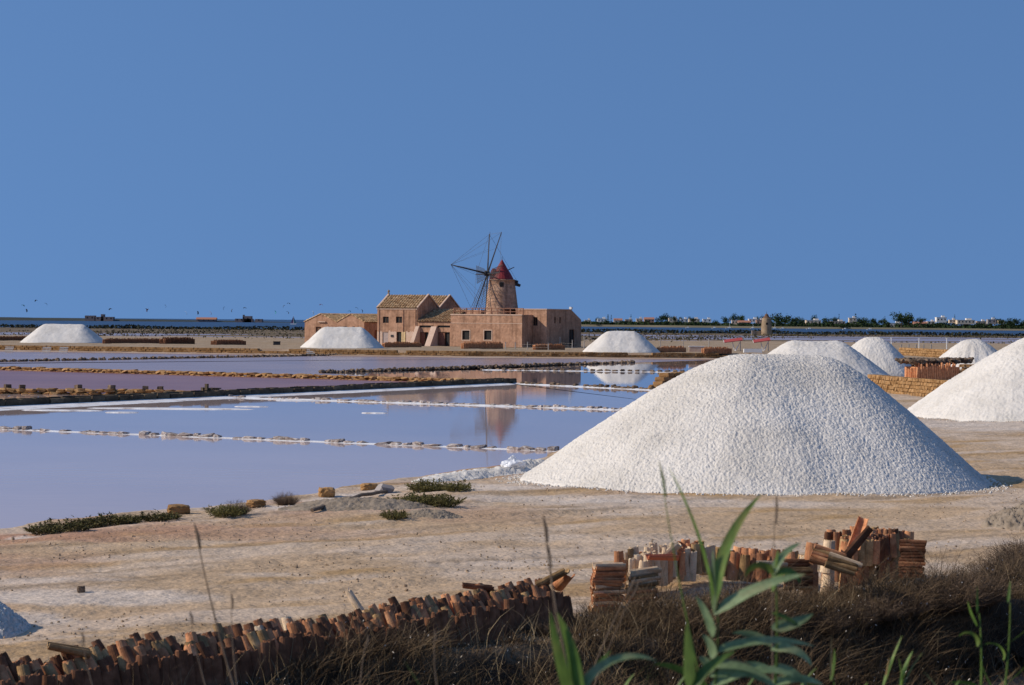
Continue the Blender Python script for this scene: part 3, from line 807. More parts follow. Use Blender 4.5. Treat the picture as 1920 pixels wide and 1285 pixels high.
def wall_face(mb, o, u, inn, w, h, holes=(), reveal=0.22):
    """vertical wall with recessed openings; o lower-left corner, u unit along, inn unit inwards; holes (u0,u1,z0,z1)"""
    o = Vector(o); u = Vector(u); inn = Vector(inn); up = Vector((0, 0, 1))
    xs = sorted({0.0, w, *[q for hh in holes for q in (max(0, hh[0]), min(w, hh[1]))]})
    zs = sorted({0.0, h, *[q for hh in holes for q in (max(0, hh[2]), min(h, hh[3]))]})
    for i in range(len(xs) - 1):
        for k in range(len(zs) - 1):
            mx, mz = (xs[i] + xs[i + 1]) / 2, (zs[k] + zs[k + 1]) / 2
            if any(a < mx < b and c < mz < d for a, b, c, d in holes): continue
            mb.quad(o + u * xs[i] + up * zs[k], o + u * xs[i + 1] + up * zs[k], o + u * xs[i + 1] + up * zs[k + 1], o + u * xs[i] + up * zs[k + 1])
    for a, b, c, d in holes:
        p = [o + u * a + up * c, o + u * b + up * c, o + u * b + up * d, o + u * a + up * d]
        q = [v + inn * reveal for v in p]
        for i in range(4):
            mb.quad(p[i], p[(i + 1) % 4], q[(i + 1) % 4], q[i])


def opening(parent, name, o, u, inn, hole, m, frame=None, bars=True, reveal=0.2):
    """window or door filling a hole: a recessed panel plus frame"""
    o = Vector(o); u = Vector(u); inn = Vector(inn); up = Vector((0, 0, 1)); a, b, c, d = hole
    mb = MB()
    p = [o + u * a + up * c, o + u * b + up * c, o + u * b + up * d, o + u * a + up * d]
    mb.prism([v + inn * (reveal + .0) for v in p], inn * 0.05)
    w = mb.build(name, m, parent)
    if frame is not None:
        f = MB(); t = 0.07
        for (a0, a1, c0, c1) in ((a, a + t, c, d), (b - t, b, c, d), (a + t, b - t, c, c + t), (a + t, b - t, d - t, d), *(((a + b) / 2 - .03, (a + b) / 2 + .03, c + t, d - t),) * (1 if bars else 0)):
            f.prism([o + u * a0 + up * c0 + inn * (reveal - .07), o + u * a1 + up * c0 + inn * (reveal - .07), o + u * a1 + up * c1 + inn * (reveal - .07), o + u * a0 + up * c1 + inn * (reveal - .07)], inn * 0.06)
        f.build('frame', frame, w)
    return w


def tiled(name, e0, u, L, s, parent, pitch=0.46, row=0.5, m='rooftile', seed=0):
    """barrel-tile roof slope: e0 eave corner, u along the eave, s vector from eave to ridge"""
    r = random.Random(seed); e0 = Vector(e0); u = Vector(u).normalized(); s = Vector(s); S = s.length; sd = s / S
    n = u.cross(sd).normalized()
    if n.z < 0: n = -n
    mb = MB(); nc = max(1, int(L / pitch)); nr = max(1, int(S / row)); pt = L / nc; rw = S / nr
    mb.quad(e0, e0 + u * L, e0 + u * L + s, e0 + s)
    for i in range(nc):
        for k in range(nr):
            ja = r.uniform(-.03, .03); h0 = 0.2 + r.uniform(-.03, .04); h1 = 0.14
            vs = []
            for (kk, hh, wv) in ((k * rw - .04, h0, .46), ((k + 1) * rw, h1, .36)):
                for q in range(5):
                    a = math.pi * q / 4
                    vs.append(e0 + u * (pt * (i + .5) + ja + math.cos(a) * pt * wv) + sd * kk + n * (0.01 + math.sin(a) * hh))
            mb.add(vs, [(q, q + 1, 6 + q, 5 + q) for q in range(4)])
    o = mb.build(name, M[m], parent); o['kind'] = 'stuff'
    return o

U, IN, UR, INR = (1, 0, 0), (0, 1, 0), (0, 1, 0), (-1, 0, 0)
# ---- two-storey house
house = empty('mill_house', BO, -BR); tag(house, 'two-storey mill house with twin tiled gable roofs, left of the tower', 'house')
A1 = aof(782); E1 = zof(745, 578); DH = 6.3; RZ = zof(764, 554.5, DH / 2)
holes = []
def hole(px0, px1, py0, py1, b=0.0): return (aof(px0, b), aof(px1, b), max(0.02, zof((px0 + px1) / 2, py1, b)), zof((px0 + px1) / 2, py0, b))
hw = [hole(717.5, 728.5, 594, 606), hole(742, 753.5, 594, 606)]
hd = [hole(717, 728.5, 622.5, 651), hole(743.5, 753, 622.5, 651)]
mb = MB()
wall_face(mb, (0, 0, 0), U, IN, A1, E1, hw + hd)
wall_face(mb, (A1, 0, 0), UR, INR, DH * 2, E1)
wall_face(mb, (0, DH * 2, 0), (0, -1, 0), (1, 0, 0), DH * 2, E1)
wall_face(mb, (A1, DH * 2, 0), (-1, 0, 0), (0, -1, 0), A1, E1)
for k in range(2):
    for x in (0.0, A1):
        mb.poly([(x, k * DH, E1), (x, (k + 1) * DH, E1), (x, (k + .5) * DH, RZ)])
mb.build('wall', M['plaster'], house)
for h in hw: opening(house, 'window', (0, 0, 0), U, IN, h, M['dark'], M['wood'])
opening(house, 'door', (0, 0, 0), U, IN, hd[0], M['greydoor'], M['trim'], False, .1)
opening(house, 'door', (0, 0, 0), U, IN, hd[1], M['dark'], M['wood'], False)
for k in range(2):
    tiled('roof', (-.1, k * DH - (.12 if k == 0 else 0), E1 - .02), U, A1 + .2, (0, DH / 2 + (.12 if k == 0 else 0), RZ - E1 + .06), house, seed=k)
    tiled('roof', (-.1, (k + 1) * DH, E1 - .02), U, A1 + .2, (0, -DH / 2, RZ - E1 + .06), house, seed=k + 5)
    for x in (-.12, A1 - .12):          # coping along the gables
        mb = MB()
        for (b0, z0, b1, z1) in ((k * DH - .1, E1 + .1, (k + .5) * DH, RZ + .2), ((k + 1) * DH + .0, E1 + .1, (k + .5) * DH, RZ + .2)):
            mb.prism([(x, b0, z0 - .12), (x, b1, z1 - .12), (x, b1, z1 + .08), (x, b0, z0 + .08)], (.28, 0, 0))
        mb.build('gable_coping', M['trim'], house)
mb = MB().box(-.1, .15, DH / 2 - .12, DH / 2 + .12, RZ + .1, RZ + .45)
mb.lathe([(0.02, RZ + .45), (0.16, RZ + .55), (0.2, RZ + .7), (0.12, RZ + .85), (0.02, RZ + .92)], (0.02, DH / 2), 10)
mb.build('finial', M['ruin'], house)
h = hd[1]
mb = MB().box(h[1] + .02, h[1] + .72, -.09, -.03, h[2], h[3])
sh = mb.build('shutter', M['creamdoor'], house)
MB().box(h[1] + .08, h[1] + .66, -.11, -.092, (h[2] + h[3]) / 2 - .06, (h[2] + h[3]) / 2 + .06).build('rail', M['creamdoor'], sh)
for (a0, a1) in ((0.02, hd[0][0] - .03), (hd[0][1] + .03, hd[1][0] - .03), (hd[1][1] + .75, A1 - .6)):      # newer pale render on the lower wall
    zp = zof(735, 621.5); mb = MB(); n = 7
    top = [(a0 + (a1 - a0) * k / n, -.012, zp + rnd.uniform(-.14, .14)) for k in range(n + 1)]
    mb.prism([(a0, -.012, .02), (a1, -.012, .02)] + top[::-1], (0, .009, 0)); mb.build('pale_render', M['trim'], house)
MB().box(aof(733), aof(737.5), -.12, -.01, zof(735, 632), zof(735, 628)).build('meter_box', M['spar'], house)
for a in (aof(711), aof(756), aof(779)):
    MB().tube((a, -.08, .1), (a, -.08, E1 - .1), .05, None, 6).build('drainpipe', M['plaster'], house)
mb = MB().box(-.08, A1 + .02, -.1, -.002, E1 - .22, E1 - .08); mb.build('eaves_band', M['trim'], house)

# ---- lower shed between house and terrace block
SA0, SA1 = A1 + .01, aof(845) - .01
SE = zof(815, 603.5); SR = zof(822, 580.5, 5.0)
shed = empty('tiled_shed', BO, -BR); tag(shed, 'low shed with tiled lean-to roof and buttresses between house and terrace block', 'shed')
sd = [hole(787, 803, 623, 652), hole(821, 843, 623, 652)]
sb = [hole(786, 812, 610.5, 614.5), hole(819.5, 843.5, 610.5, 614.5)]
sh_ = lambda hh: (hh[0] - SA0, hh[1] - SA0, hh[2], hh[3])
mb = MB(); wall_face(mb, (SA0, 0.05, 0), U, IN, SA1 - SA0, SE, [sh_(x) for x in sd + sb], .3)
mb.build('wall', M['plaster'], shed)
for h in sb: opening(shed, 'slot_window', (0, 0.05, 0), U, IN, h, M['dark'], None)
for h in sd:
    mid = h[0] + (h[1] - h[0]) * .55
    opening(shed, 'door', (0, 0.05, 0), U, IN, (h[0], mid, h[2], h[3]), M['rustdoor'], M['wood'], False, .15)
    opening(shed, 'doorway', (0, 0.05, 0), U, IN, (mid, h[1], h[2], h[3]), M['dark'], None, False, .28)
tiled('roof', (SA0, -.15, SE - .02), U, SA1 - SA0, (0, 5.2, SR - SE), shed, seed=21)
MB().box(SA0, SA1, 5.05, 6.2, 0, SR - .02).build('rear_wall', M['plaster'], shed)
for (px0, px1) in ((775.5, 784), (804.5, 817)):
    a0, a1 = aof(px0) + .5, aof(px1) + .3
    zt = zof(785, 612)
    mb = MB(); mb.prism([(a0, -2.1, 0), (a0, .04, 0), (a0, .04, zt), (a0, -.25, zt)], (min(1.0, a1 - a0), 0, 0))
    mb.build('buttress', M['trim'], shed)

# ---- terrace block
TA0, TA1 = aof(845), aof(979)
TZ = zof(912, 590); TB = 3.6
blk = empty('terrace_block', BO, -BR); tag(blk, 'flat-roofed plastered block with two square windows in front of the tower', 'building')
tw = [hole(867, 881, 620, 637.5), hole(908, 922, 620, 637.5)]
mb = MB(); th = lambda hh: (hh[0] - TA0, hh[1] - TA0, hh[2], hh[3])
wall_face(mb, (TA0, -.06, 0), U, IN, TA1 - TA0, TZ, [th(x) for x in tw])
wall_face(mb, (TA1, -.06, 0), UR, INR, 14, TZ)
wall_face(mb, (TA0, 13.94, 0), (0, -1, 0), (1, 0, 0), 14, TZ)
wall_face(mb, (TA1, 13.94, 0), (-1, 0, 0), (0, -1, 0), TA1 - TA0, TZ)
mb.quad((TA0, -.06, TZ), (TA1, -.06, TZ), (TA1, 13.94, TZ), (TA0, 13.94, TZ))
mb.build('wall', M['plaster'], blk)
for h in tw:
    opening(blk, 'window', (0, -.06, 0), U, IN, h, M['dark'], M['wood'], False)
    mb = MB(); t = .12
    for (a0, a1, c0, c1) in ((h[0] - t, h[0], h[2] - t, h[3] + t), (h[1], h[1] + t, h[2] - t, h[3] + t), (h[0], h[1], h[2] - t, h[2]), (h[0], h[1], h[3], h[3] + t)):
        mb.box(a0, a1, -.1, -.062, c0, c1)
    mb.build('window_surround', M['trim'], blk)
MB().box(TA0, TA1 + .03, -.1, -.062, zof(912, 607), zof(912, 606)).build('string_course', M['trim'], blk)
MB().box(TA0 - .02, TA1 + .05, -.14, -.07, TZ - .12, TZ + .05).build('parapet_cap', M['trim'], blk)
# stair wall rising behind the shed and the raised terrace wall
MB().box(aof(855, 4.2), aof(902, 4.2), 4.2, 5.4, TZ, zof(880, 581.5, 4.2)).build('terrace_wall', M['plaster'], blk)
# wooden railing on the terrace
rl = empty('terrace_railing', BO, -BR); tag(rl, 'reddish wooden railing along the terrace round the tower', 'railing')
M['railwood'] = mat('rail_wood', [(0.22, 0.10, 0.06), (0.32, 0.16, 0.10)], scale=3, rough=0.9)
xs = np.linspace(TA0 + .3, TA1 - .1, 12)
for a in xs: MB().box(a - .06, a + .06, .35, .47, TZ, TZ + 1.0).build('post', M['railwood'], rl)
for z in (.45, .95): MB().box(TA0 + .2, TA1 - .02, .37, .45, TZ + z - .05, TZ + z + .05).build('rail', M['railwood'], rl)

# ---- right wing
WB = 3.2
WA1 = aof(1024.5, WB); WA0 = TA1 + .02
WZ = zof(1024, 580.5, WB)
# depth of the side wall measured along its foot
def bof(px, a):
    t = (px - 960) / FPX
    return (t * (BO.y - a * BS) - BO.x - a * BC) / (BS - t * BC)
WB2 = bof(1071, WA1); WB3 = bof(1089.5, WA1)
wing = empty('mill_wing', BO, -BR); tag(wing, 'plain plastered right wing with sloping rear roof and slit windows', 'building')
wh = [(lambda hh: (hh[0] - WA0, hh[1] - WA0, hh[2], hh[3]))(hole(999, 1007.5, 595, 611, WB)), (lambda hh: (hh[0] - WA0, hh[1] - WA0, hh[2], hh[3]))(hole(993.5, 1001, 625.5, 638.5, WB))]
ztop = lambda b: WZ
def sidehole(px0, px1, py0, py1):
    b0, b1 = bof(px0, WA1), bof(px1, WA1)
    Y = BO.y - WA1 * BS + (b0 + b1) / 2 * BC
    zz = [max(.02, CAMZ + (yh(px0) - py) * Y / FPX - YARD) for py in (py1, py0)]
    return (b0 - WB, b1 - WB, zz[0], zz[1])
shs = [sidehole(1039, 1042, 595, 611), sidehole(1048.5, 1051.5, 595, 611), sidehole(1067, 1077, 618, 651)]
mb = MB()
wall_face(mb, (WA0, WB, 0), U, IN, WA1 - WA0, WZ, [h for h in wh if h[0] > 0])
lowz = 3.6
wall_face(mb, (WA1, WB, 0), UR, INR, WB3 - WB, lowz, [h for h in shs if h[3] < lowz])
upper = [(h[0], h[1], h[2] - lowz, h[3] - lowz) for h in shs if h[3] >= lowz]
upper = [(a, b, max(0.05, c), d) for a, b, c, d in upper]
wall_face(mb, (WA1, WB, lowz), UR, INR, WB2 - WB, WZ - lowz, upper)
zr = CAMZ + (yh(1089) - 600) * (BO.y - WA1 * BS + WB3 * BC) / FPX - YARD
mb.poly([(WA1, WB2, lowz), (WA1, WB3, lowz), (WA1, WB3, zr), (WA1, WB2, WZ)])
mb.quad((WA1, WB3, 0), (WA0 - 6, WB3, 0), (WA0 - 6, WB3, zr), (WA1, WB3, zr))
mb.quad((WA0 - 6, WB, WZ), (WA1, WB, WZ), (WA1, WB2, WZ), (WA0 - 6, WB2, WZ))
mb.quad((WA0 - 6, WB2, WZ), (WA1, WB2, WZ), (WA1, WB3, zr), (WA0 - 6, WB3, zr))
# stretch of the front wall that shows above the terrace
mb.quad((WA0 - 3.0, WB + .01, TZ + .01), (WA0, WB + .01, TZ + .01), (WA0, WB + .01, WZ), (WA0 - 3.0, WB + .01, WZ))
mb.build('wall', M['plaster'], wing)
for h in wh:
    if h[0] > 0: opening(wing, 'window', (WA0, WB, 0), U, IN, h, M['dark'], M['wood'])
for i, h in enumerate(shs): opening(wing, 'door' if i == 2 else 'slit_window', (WA1, WB, 0), UR, INR, h, M['dark'], M['wood'] if i == 2 else None, i == 2)
MB().box(WA0 - 3.0, WA1 + .08, WB - .08, WB - .005, WZ - .04, WZ + .1).build('parapet_cap', M['trim'], wing)
MB().box(WA1 + .003, WA1 + .08, WB, WB2, WZ - .02, WZ + .1).build('parapet_cap', M['trim'], wing)
MB().box(WA1 - .3, WA1 + .1, WB2 - .2, WB2 + .2, WZ + .1, WZ + .45).build('finial', M['white'], wing)

# ---- outbuilding with two gables
OBB = 4.5
ob = empty('low_outbuilding', BO, -BR); tag(ob, 'low twin-gabled plastered outbuilding left of the mill house', 'building')
oa0, oa1, oa2 = aof(571, OBB), aof(631, OBB), aof(682.5, OBB)
oz = zof(600, 604, OBB); opk = zof(602, 589.5, OBB); OD = 9.0
mb = MB()
for i, (x0, x1) in enumerate(((oa0, oa1), (oa1, oa2))):
    if i == 0:
        hh = [hole(591.5, 602, 613, 650, OBB)]; hh = [(q[0] - x0, q[1] - x0, q[2], q[3]) for q in hh]
    else:
        hh = [hole(643, 650, 612.5, 622, OBB), hole(660, 665, 612.5, 622, OBB)]; hh = [(q[0] - x0, q[1] - x0, q[2], q[3]) for q in hh]
    wall_face(mb, (x0, OBB, 0), U, IN, x1 - x0, oz, hh)
    mb.poly([(x0, OBB, oz), (x1, OBB, oz), ((x0 + x1) / 2, OBB, opk)])
    mb.poly([(x0, OBB + OD, oz), (x1, OBB + OD, oz), ((x0 + x1) / 2, OBB + OD, opk)])
    for k, q in enumerate(hh): opening(ob, 'door' if i == 0 else 'window', (x0, OBB, 0), U, IN, q, M['wood'] if i == 0 else M['dark'], None)
    mid = (x0 + x1) / 2
    tiled('roof', (x1 + (.1 if i else 0), OBB - .1, oz), (0, 1, 0), OD + .2, (mid - x1 - (.1 if i else 0), 0, opk - oz + .05), ob, seed=31 + i)
    tiled('roof', (x0 - (0 if i else .1), OBB - .1, oz), (0, 1, 0), OD + .2, (mid - x0 + (0 if i else .1), 0, opk - oz + .05), ob, seed=41 + i)
mb.quad((oa0, OBB, 0), (oa0, OBB + OD, 0), (oa0, OBB + OD, oz), (oa0, OBB, oz))
wall_face(mb, (oa2, OBB, 0), UR, INR, OD, oz, [(3.0, 3.9, 0.02, 2.3)])
mb.quad((oa0, OBB + OD, 0), (oa2, OBB + OD, 0), (oa2, OBB + OD, oz), (oa0, OBB + OD, oz))
mb.build('wall', M['plaster'], ob)
opening(ob, 'door', (oa2, OBB, 0), UR, INR, (3.0, 3.9, 0.02, 2.3), M['rustdoor'], None)
MB().box(aof(597, OBB), aof(611, OBB), OBB - .25, OBB - .01, zof(604, 604.5, OBB), zof(604, 602.8, OBB)).build('lintel_shelf', M['trim'], ob)

# ---- windmill
TBB = 6.6
ta = aof(940, TBB)
mill = empty('windmill', BO, -BR); tag(mill, 'round plastered windmill tower with red conical cap and six lattice sails', 'windmill')
tz0, tz1 = zof(940, 591, TBB), zof(940, 526, TBB)
Yt = BO.y - ta * BS + TBB * BC
rr0, rr1 = 32.5 * Yt / FPX, 24.0 * Yt / FPX
sl_ = (rr0 - rr1) / (tz1 - tz0)
mb = MB()
prof = []
for k in range(13):
    z = tz1 * k / 12
    prof.append((rr1 + (tz1 - z) * sl_ + (0.12 * max(0, 1 - (z - tz0) / 1.2) if z < tz0 + 1.2 else 0), z))
prof += [(rr1 + .1, tz1 + .01), (rr1 + .1, tz1 + .14), (rr1 - .3, tz1 + .15)]
mb.lathe(prof, (ta, TBB), 40)
tower = mb.build('tower', M['plaster2'], mill, True)
# small square window near the top, set proud of the curved wall
wv = Vector((-BS * 0.1 - 0.05, -1.0, 0)).normalized()
wz = zof(940, 534.5, TBB); wr = rr1 + (tz1 - wz) * sl_
view = Vector((BS, -BC, 0))       # towards the camera in the local frame
cw = Vector((ta, TBB, wz)) + view * (wr - .12)
uu = Vector((BC, BS, 0))
mb = MB(); mb.prism([cw - uu * .3 - Vector((0, 0, .33)), cw + uu * .3 - Vector((0, 0, .33)), cw + uu * .3 + Vector((0, 0, .33)), cw - uu * .3 + Vector((0, 0, .33))], view * .19)
wn = mb.build('window', M['dark'], mill)
# red cap
cz0 = tz1 + .15; cz1 = zof(941, 487, TBB)
capr = 20.5 * Yt / FPX
mb = MB(); mb.lathe([(capr + .12, cz0), (capr + .1, cz0 + .12), (capr * .80, cz0 + (cz1 - cz0) * .30), (capr * .47, cz0 + (cz1 - cz0) * .58), (capr * .2, cz0 + (cz1 - cz0) * .84), (.05, cz1)], (ta, TBB), 24)
cap = mb.build('cap', M['redcap'], mill)
MB().tube((ta, TBB, cz1 - .05), (ta, TBB, cz1 + .45), .05, .03, 6).build('cap_finial', M['spar'], cap)
# shaft axis in world: left, a little towards the camera, rising
q = math.radians(15); tl = math.radians(11)
nW = Vector((-math.cos(q) * math.cos(tl), -math.sin(q) * math.cos(tl), math.sin(tl)))
Rz = Matrix.Rotation(BR, 3, 'Z')            # world to local
nL = Rz @ nW
hubW = PD(914, 513.5, Yt - 0.6)
hub = Rz @ (hubW - BO)
capc = Vector((ta, TBB, hub.z - (Vector((ta, TBB, 0)) - Vector((hub.x, hub.y, 0))).length * math.tan(tl)))
nL = (hub - capc).normalized()
hL = nL.cross(Vector((0, 0, 1))).normalized(); vL = hL.cross(nL).normalized()
dl = (hub - capc).length
# dormer through which the shaft leaves the cap
o0 = capc + nL * (capr * .45); o1 = capc + nL * (capr * 1.02)
mb = MB()
g = [hL * -.75 - vL * .65, hL * .75 - vL * .65, hL * .75 + vL * .55, vL * 1.0, hL * -.75 + vL * .55]
mb.prism([o0 + x for x in g], o1 - o0)
mb.build('dormer', M['redcap'], mill)
mb = MB(); mb.tube(capc - nL * 2.6 - Vector((0, 0, .3)), hub + nL * .5, .24, .22, 10); mb.build('shaft', M['spar'], mill)
mb = MB(); mb.tube(hub - nL * .25, hub + nL * .45, .42, .42, 10); mb.build('hub', M['spar'], mill)
tipW = PD(845.5, 496.5, Yt - 2.2); tip = Rz @ (tipW - BO)
mb = MB(); mb.tube(hub, tip, .15, .07, 8); mb.build('bowsprit', M['spar'], mill)
MB().tube(capc - nL * 1.2 + Vector((0, 0, -.6)), capc - nL * 3.0 + Vector((0, 0, -.75)), .3, .22, 8).build('tail_beam', M['spar'], mill)
MB().tube(capc + Vector((0, 0, .6)), capc - nL * 2.0 + Vector((0, 0, 1.9)), .08, .06, 6).build('tail_pole', M['spar'], mill)
RS = 89 * Yt / FPX
tips = []
for k in range(6):
    ph = math.radians(60 * k)
    d = hL * math.cos(ph) + vL * math.sin(ph)
    ch = nL.cross(d).normalized()
    pit = math.radians(-14)
    ch = (ch * math.cos(pit) + nL * math.sin(pit)).normalized()
    sail = MB(); sail.tube(hub - d * .6, hub + d * RS, .13, .06, 7)
    s = sail.build('sail', M['spar'], mill)
    tips.append(hub + d * RS)
    lat = MB()
    r0, r1 = .22 * RS, .93 * RS
    n = 13
    wid = lambda r: .75 + (r - r0) / (r1 - r0) * .65
    for e in (-1, -.5, .5, 1):
        lat.tube(hub + d * r0 + ch * wid(r0) * e, hub + d * r1 + ch * wid(r1) * e, .032 if abs(e) == 1 else .022, None, 4)
    for i in range(n):
        r = r0 + (r1 - r0) * i / (n - 1)
        lat.tube(hub + d * r - ch * wid(r), hub + d * r + ch * wid(r), .025, None, 4)
    lat.build('lattice', M['lattice'], s)
rp = MB()
for k in range(6):
    rp.tube(tip, tips[k], .018, None, 4)
    rp.tube(tips[k], tips[(k + 1) % 6], .016, None, 4)
for k in range(0, 6):
    rp.tube(tip, hub + (tips[k] - hub) * .62, .012, None, 4)
rp.build('rigging', M['rope'], mill)
MB().tube(tips[1], capc - nL * 2.9 + Vector((0, 0, -.7)), .018, None, 4).build('stay_rope', M['rope'], mill)

# ---- low tile rows, fence and clutter in front of the buildings
def tile_bank(name, label, px0, px1, py, hgt, b, m='tile_a', depth=.9, D=None, z0=YARD, cap=None):
    """long bank of upright stacked tiles, too small to tell the tiles apart singly"""
    a = P(px0, py, z0); c = P(px1, py, z0)
    r = empty(name, (a.x, a.y, z0), math.atan2(c.y - a.y, c.x - a.x)); L = (c - a).length
    tag(r, label, 'tile stack')
    vs = MB(); rr = random.Random(int(px0 * 7 + py))
    n = int(L / .17)
    for i in range(n):
        for k in range(max(2, int(depth / .28))):
            x = i * L / n + rr.uniform(-.03, .03); y = k * .28 + rr.uniform(-.04, .04); h = hgt * rr.uniform(.82, 1.1) * (1 if 1 < i < n - 2 else .75)
            ln = rr.uniform(-.06, .12)
            pts = []
            for zz, w in ((-.05, .085), (h, .07)):
                for t in range(5):
                    an = math.pi * t / 4
                    pts.append((x + math.cos(an) * w + ln * zz, y - math.sin(an) * .07 + ln * zz * .5, zz))
            vs.add(pts, [(t, t + 1, 6 + t, 5 + t) for t in range(4)] + [(9, 8, 7, 6, 5)])
    o = vs.build('tiles', M[m], r); o['kind'] = 'stuff'
    core = MB().box(.05, L - .05, .02, depth - .1, -.05, hgt * .8); core.build('tile_core', M[cap or m], r)
    return r
tile_bank('tile_bank', 'low bank of stacked roof tiles before the house door and shed', 721, 791, 651.5, .75, 0)
tile_bank('tile_bank', 'bank of stacked roof tiles below the terrace block windows', 869, 944, 654, .95, 0)
tile_bank('tile_bank', 'bank of stacked roof tiles before the right wing', 1004, 1060, 656, .8, 0)
tile_bank('tile_bank', 'bank of stacked tiles just right of the far middle salt heap', 1237, 1287, 661, .8, 0)
tile_bank('tile_bank', 'bank of stacked tiles below the left red awning', 1321, 1373, 663, .8, 0)
tile_bank('tile_bank', 'long brown tile bank right of the far left salt heap', 196, 306, 644, .75, 0, 'tile_d')
tile_bank('tile_bank', 'thick brown tile bank ending in a square heap, left yard', 310, 366, 645, .95, 0, 'tile_d', 2.0)
tile_bank('tile_bank', 'detached brown tile bank between left heap and outbuilding', 406, 462, 647, .75, 0, 'tile_d', 2.0)
tile_bank('tile_bank', 'brown tile bank at the left edge behind the salt heap', -20, 60, 638.5, .7, 0, 'tile_d', 1.0)
# fence of thin posts
fx = [(948, 655, .9), (966, 655, .9), (989, 656, 1.0), (1028, 657, .9), (1050, 652, 1.5), (1073, 654, 1.2), (1095, 653, 1.7), (1238, 652, 1.6), (1281, 652, 1.5), (1329, 653, 1.5)]
for i, (px, py, h) in enumerate(fx):
    p = P(px, py, YARD)
    r = empty('fence_post', (p.x, p.y, YARD)); tag(r, f'thin fence post in the mill yard, {ORD[i]} from the left', 'post', 'fence posts in the mill yard')
    MB().tube((0, 0, -.1), (0, 0, h), .07, .06, 6).build('shaft', M['post'], r)
    MB().box(-.09, .09, -.09, .09, h, h + .08).build('cap', M['post'], r)
for i in range(len(fx) - 1):
    if i in (6,): continue
    p0 = P(fx[i][0], fx[i][1], YARD); p1 = P(fx[i + 1][0], fx[i + 1][1], YARD)
    w = MB()
    for z in (.35, .72): w.tube((p0.x, p0.y, YARD + z), (p1.x, p1.y, YARD + z), .009, None, 4)
    tag(w.build('fence_wire', M['post']), f'pair of thin fence wires in the mill yard, {ORD[i]} span from the left', 'wire', 'fence wires in the mill yard')
# red awnings on raked white legs
for i, (px0, px1, py0, py1) in enumerate(((1357, 1392, 640, 634.5), (1412, 1444, 640, 634.5))):
    Da = 300
    a = PD(px0, py0, Da); b = PD(px1, py1, Da)
    r = empty('red_awning', (a.x, Da, YARD)); tag(r, ('left of the two small red awnings right of the mill', 'right of the two small red awnings, near the ruined mill')[i], 'awning')
    L = b.x - a.x; za = a.z - YARD
    mb = MB(); mb.prism([(0, -.9, za - .25), (L, -.6, za + .1), (L, .9, za + .45), (.1, .6, za + .1)], (0, 0, .09)); cv = mb.build('canopy', M['awning'], r)
    for k in range(6):
        x = L * k / 5; MB().tube((x, -.9 + .3 * k / 5, za - .22 + .35 * k / 5), (x, .6 + .3 * k / 5, za + .13 + .34 * k / 5), .03, None, 4).build('rib', M['white'], cv)
    MB().tube((L * .62, 0, -.05), (L * .95, .1, za + .2), .07, .06, 6).build('leg', M['white'], r)
    MB().tube((L * .62, .5, -.05), (L * .45, .3, za + .1), .07, .06, 6).build('leg', M['white'], r)
    MB().tube((L * .9, 0, -.05), (L * .9, .1, za + .2), .05, .05, 6).build('leg', M['post'], r)
# a white trough and a dark tank in the yard
p = P(1395, 661.5, YARD)
r = empty('white_trough', (p.x, p.y, YARD)); tag(r, 'long pale trough on the ground below the right red awning', 'trough')
MB().box(0, 2.4, 0, .9, -.05, .5).build('body', M['white'], r); MB().box(.1, 2.3, .1, .8, .5, .53).build('inside', M['h_grey'], r)
p = P(1292, 660, YARD)
r = empty('pale_wall', (p.x, p.y, YARD)); tag(r, 'low pale wall between two tile banks right of the mill', 'wall')
MB().box(0, 2.0, 0, .4, -.05, .7).build('block', M['trim'], r); MB().box(-.05, 2.05, -.05, .45, .7, .78).build('coping', M['white'], r)
p = P(519, 647, YARD)
r = empty('dark_tank', (p.x, p.y, YARD)); tag(r, 'small dark tank on the yard left of the outbuilding', 'tank')
MB().box(-.5, .5, -.4, .4, -.05, .5).build('body', M['spar'], r); MB().box(-.55, .55, -.45, .45, .5, .56).build('lid', M['darkstone'], r)

# ------------------------------------------------------------------ right yard: block walls and the dark-topped tile stack
def block_stack(name, label, pts, courses, length, height, width, m='ochre', z0=None, cat='wall', taper=0.0):
    c = pts[0]; zz = gz(c[0], c[1]) if z0 is None else z0
    r = empty(name, (c[0], c[1], zz)); tag(r, label, cat)
    for k in range(courses):
        al = along(pts, length); cut = int(taper * k)
        for i, (p, h, d) in enumerate(al[cut:len(al) - 0]):
            q = p + d * (.5 * length if k % 2 else 0)
            link('block', BLK[rnd.randrange(6)], M[m], r, (q.x - c[0], q.y - c[1], height * (k + .5) - .05), (0, rnd.uniform(-.03, .03), h + rnd.uniform(-.06, .06)), (length * .95, width * rnd.uniform(.9, 1.1), height * rnd.uniform(.92, 1.0)))
    return r
a = P(1683, 737, .35); b = P(1772, 748, .35)
block_stack('block_wall', 'coursed wall of pale ochre blocks between the salt heaps at right', [(a.x, a.y), (b.x + 1.5, b.y)], 5, .42, .22, .5, z0=.3)
a = P(1636, 730, .35); b = P(1684, 736, .35)
block_stack('block_pile', 'tumbled ochre block pile left of the coursed wall', [(a.x, a.y), (b.x, b.y)], 4, .5, .27, .7, z0=.3, taper=0)
a = P(1228, 728, .1); b = P(1315, 722, .1)
block_stack('block_pile', 'pile of ochre blocks at the pan edge left of the largest heap', [(a.x, a.y), (b.x, b.y)], 4, .55, .28, .7, z0=.05, taper=1.3)
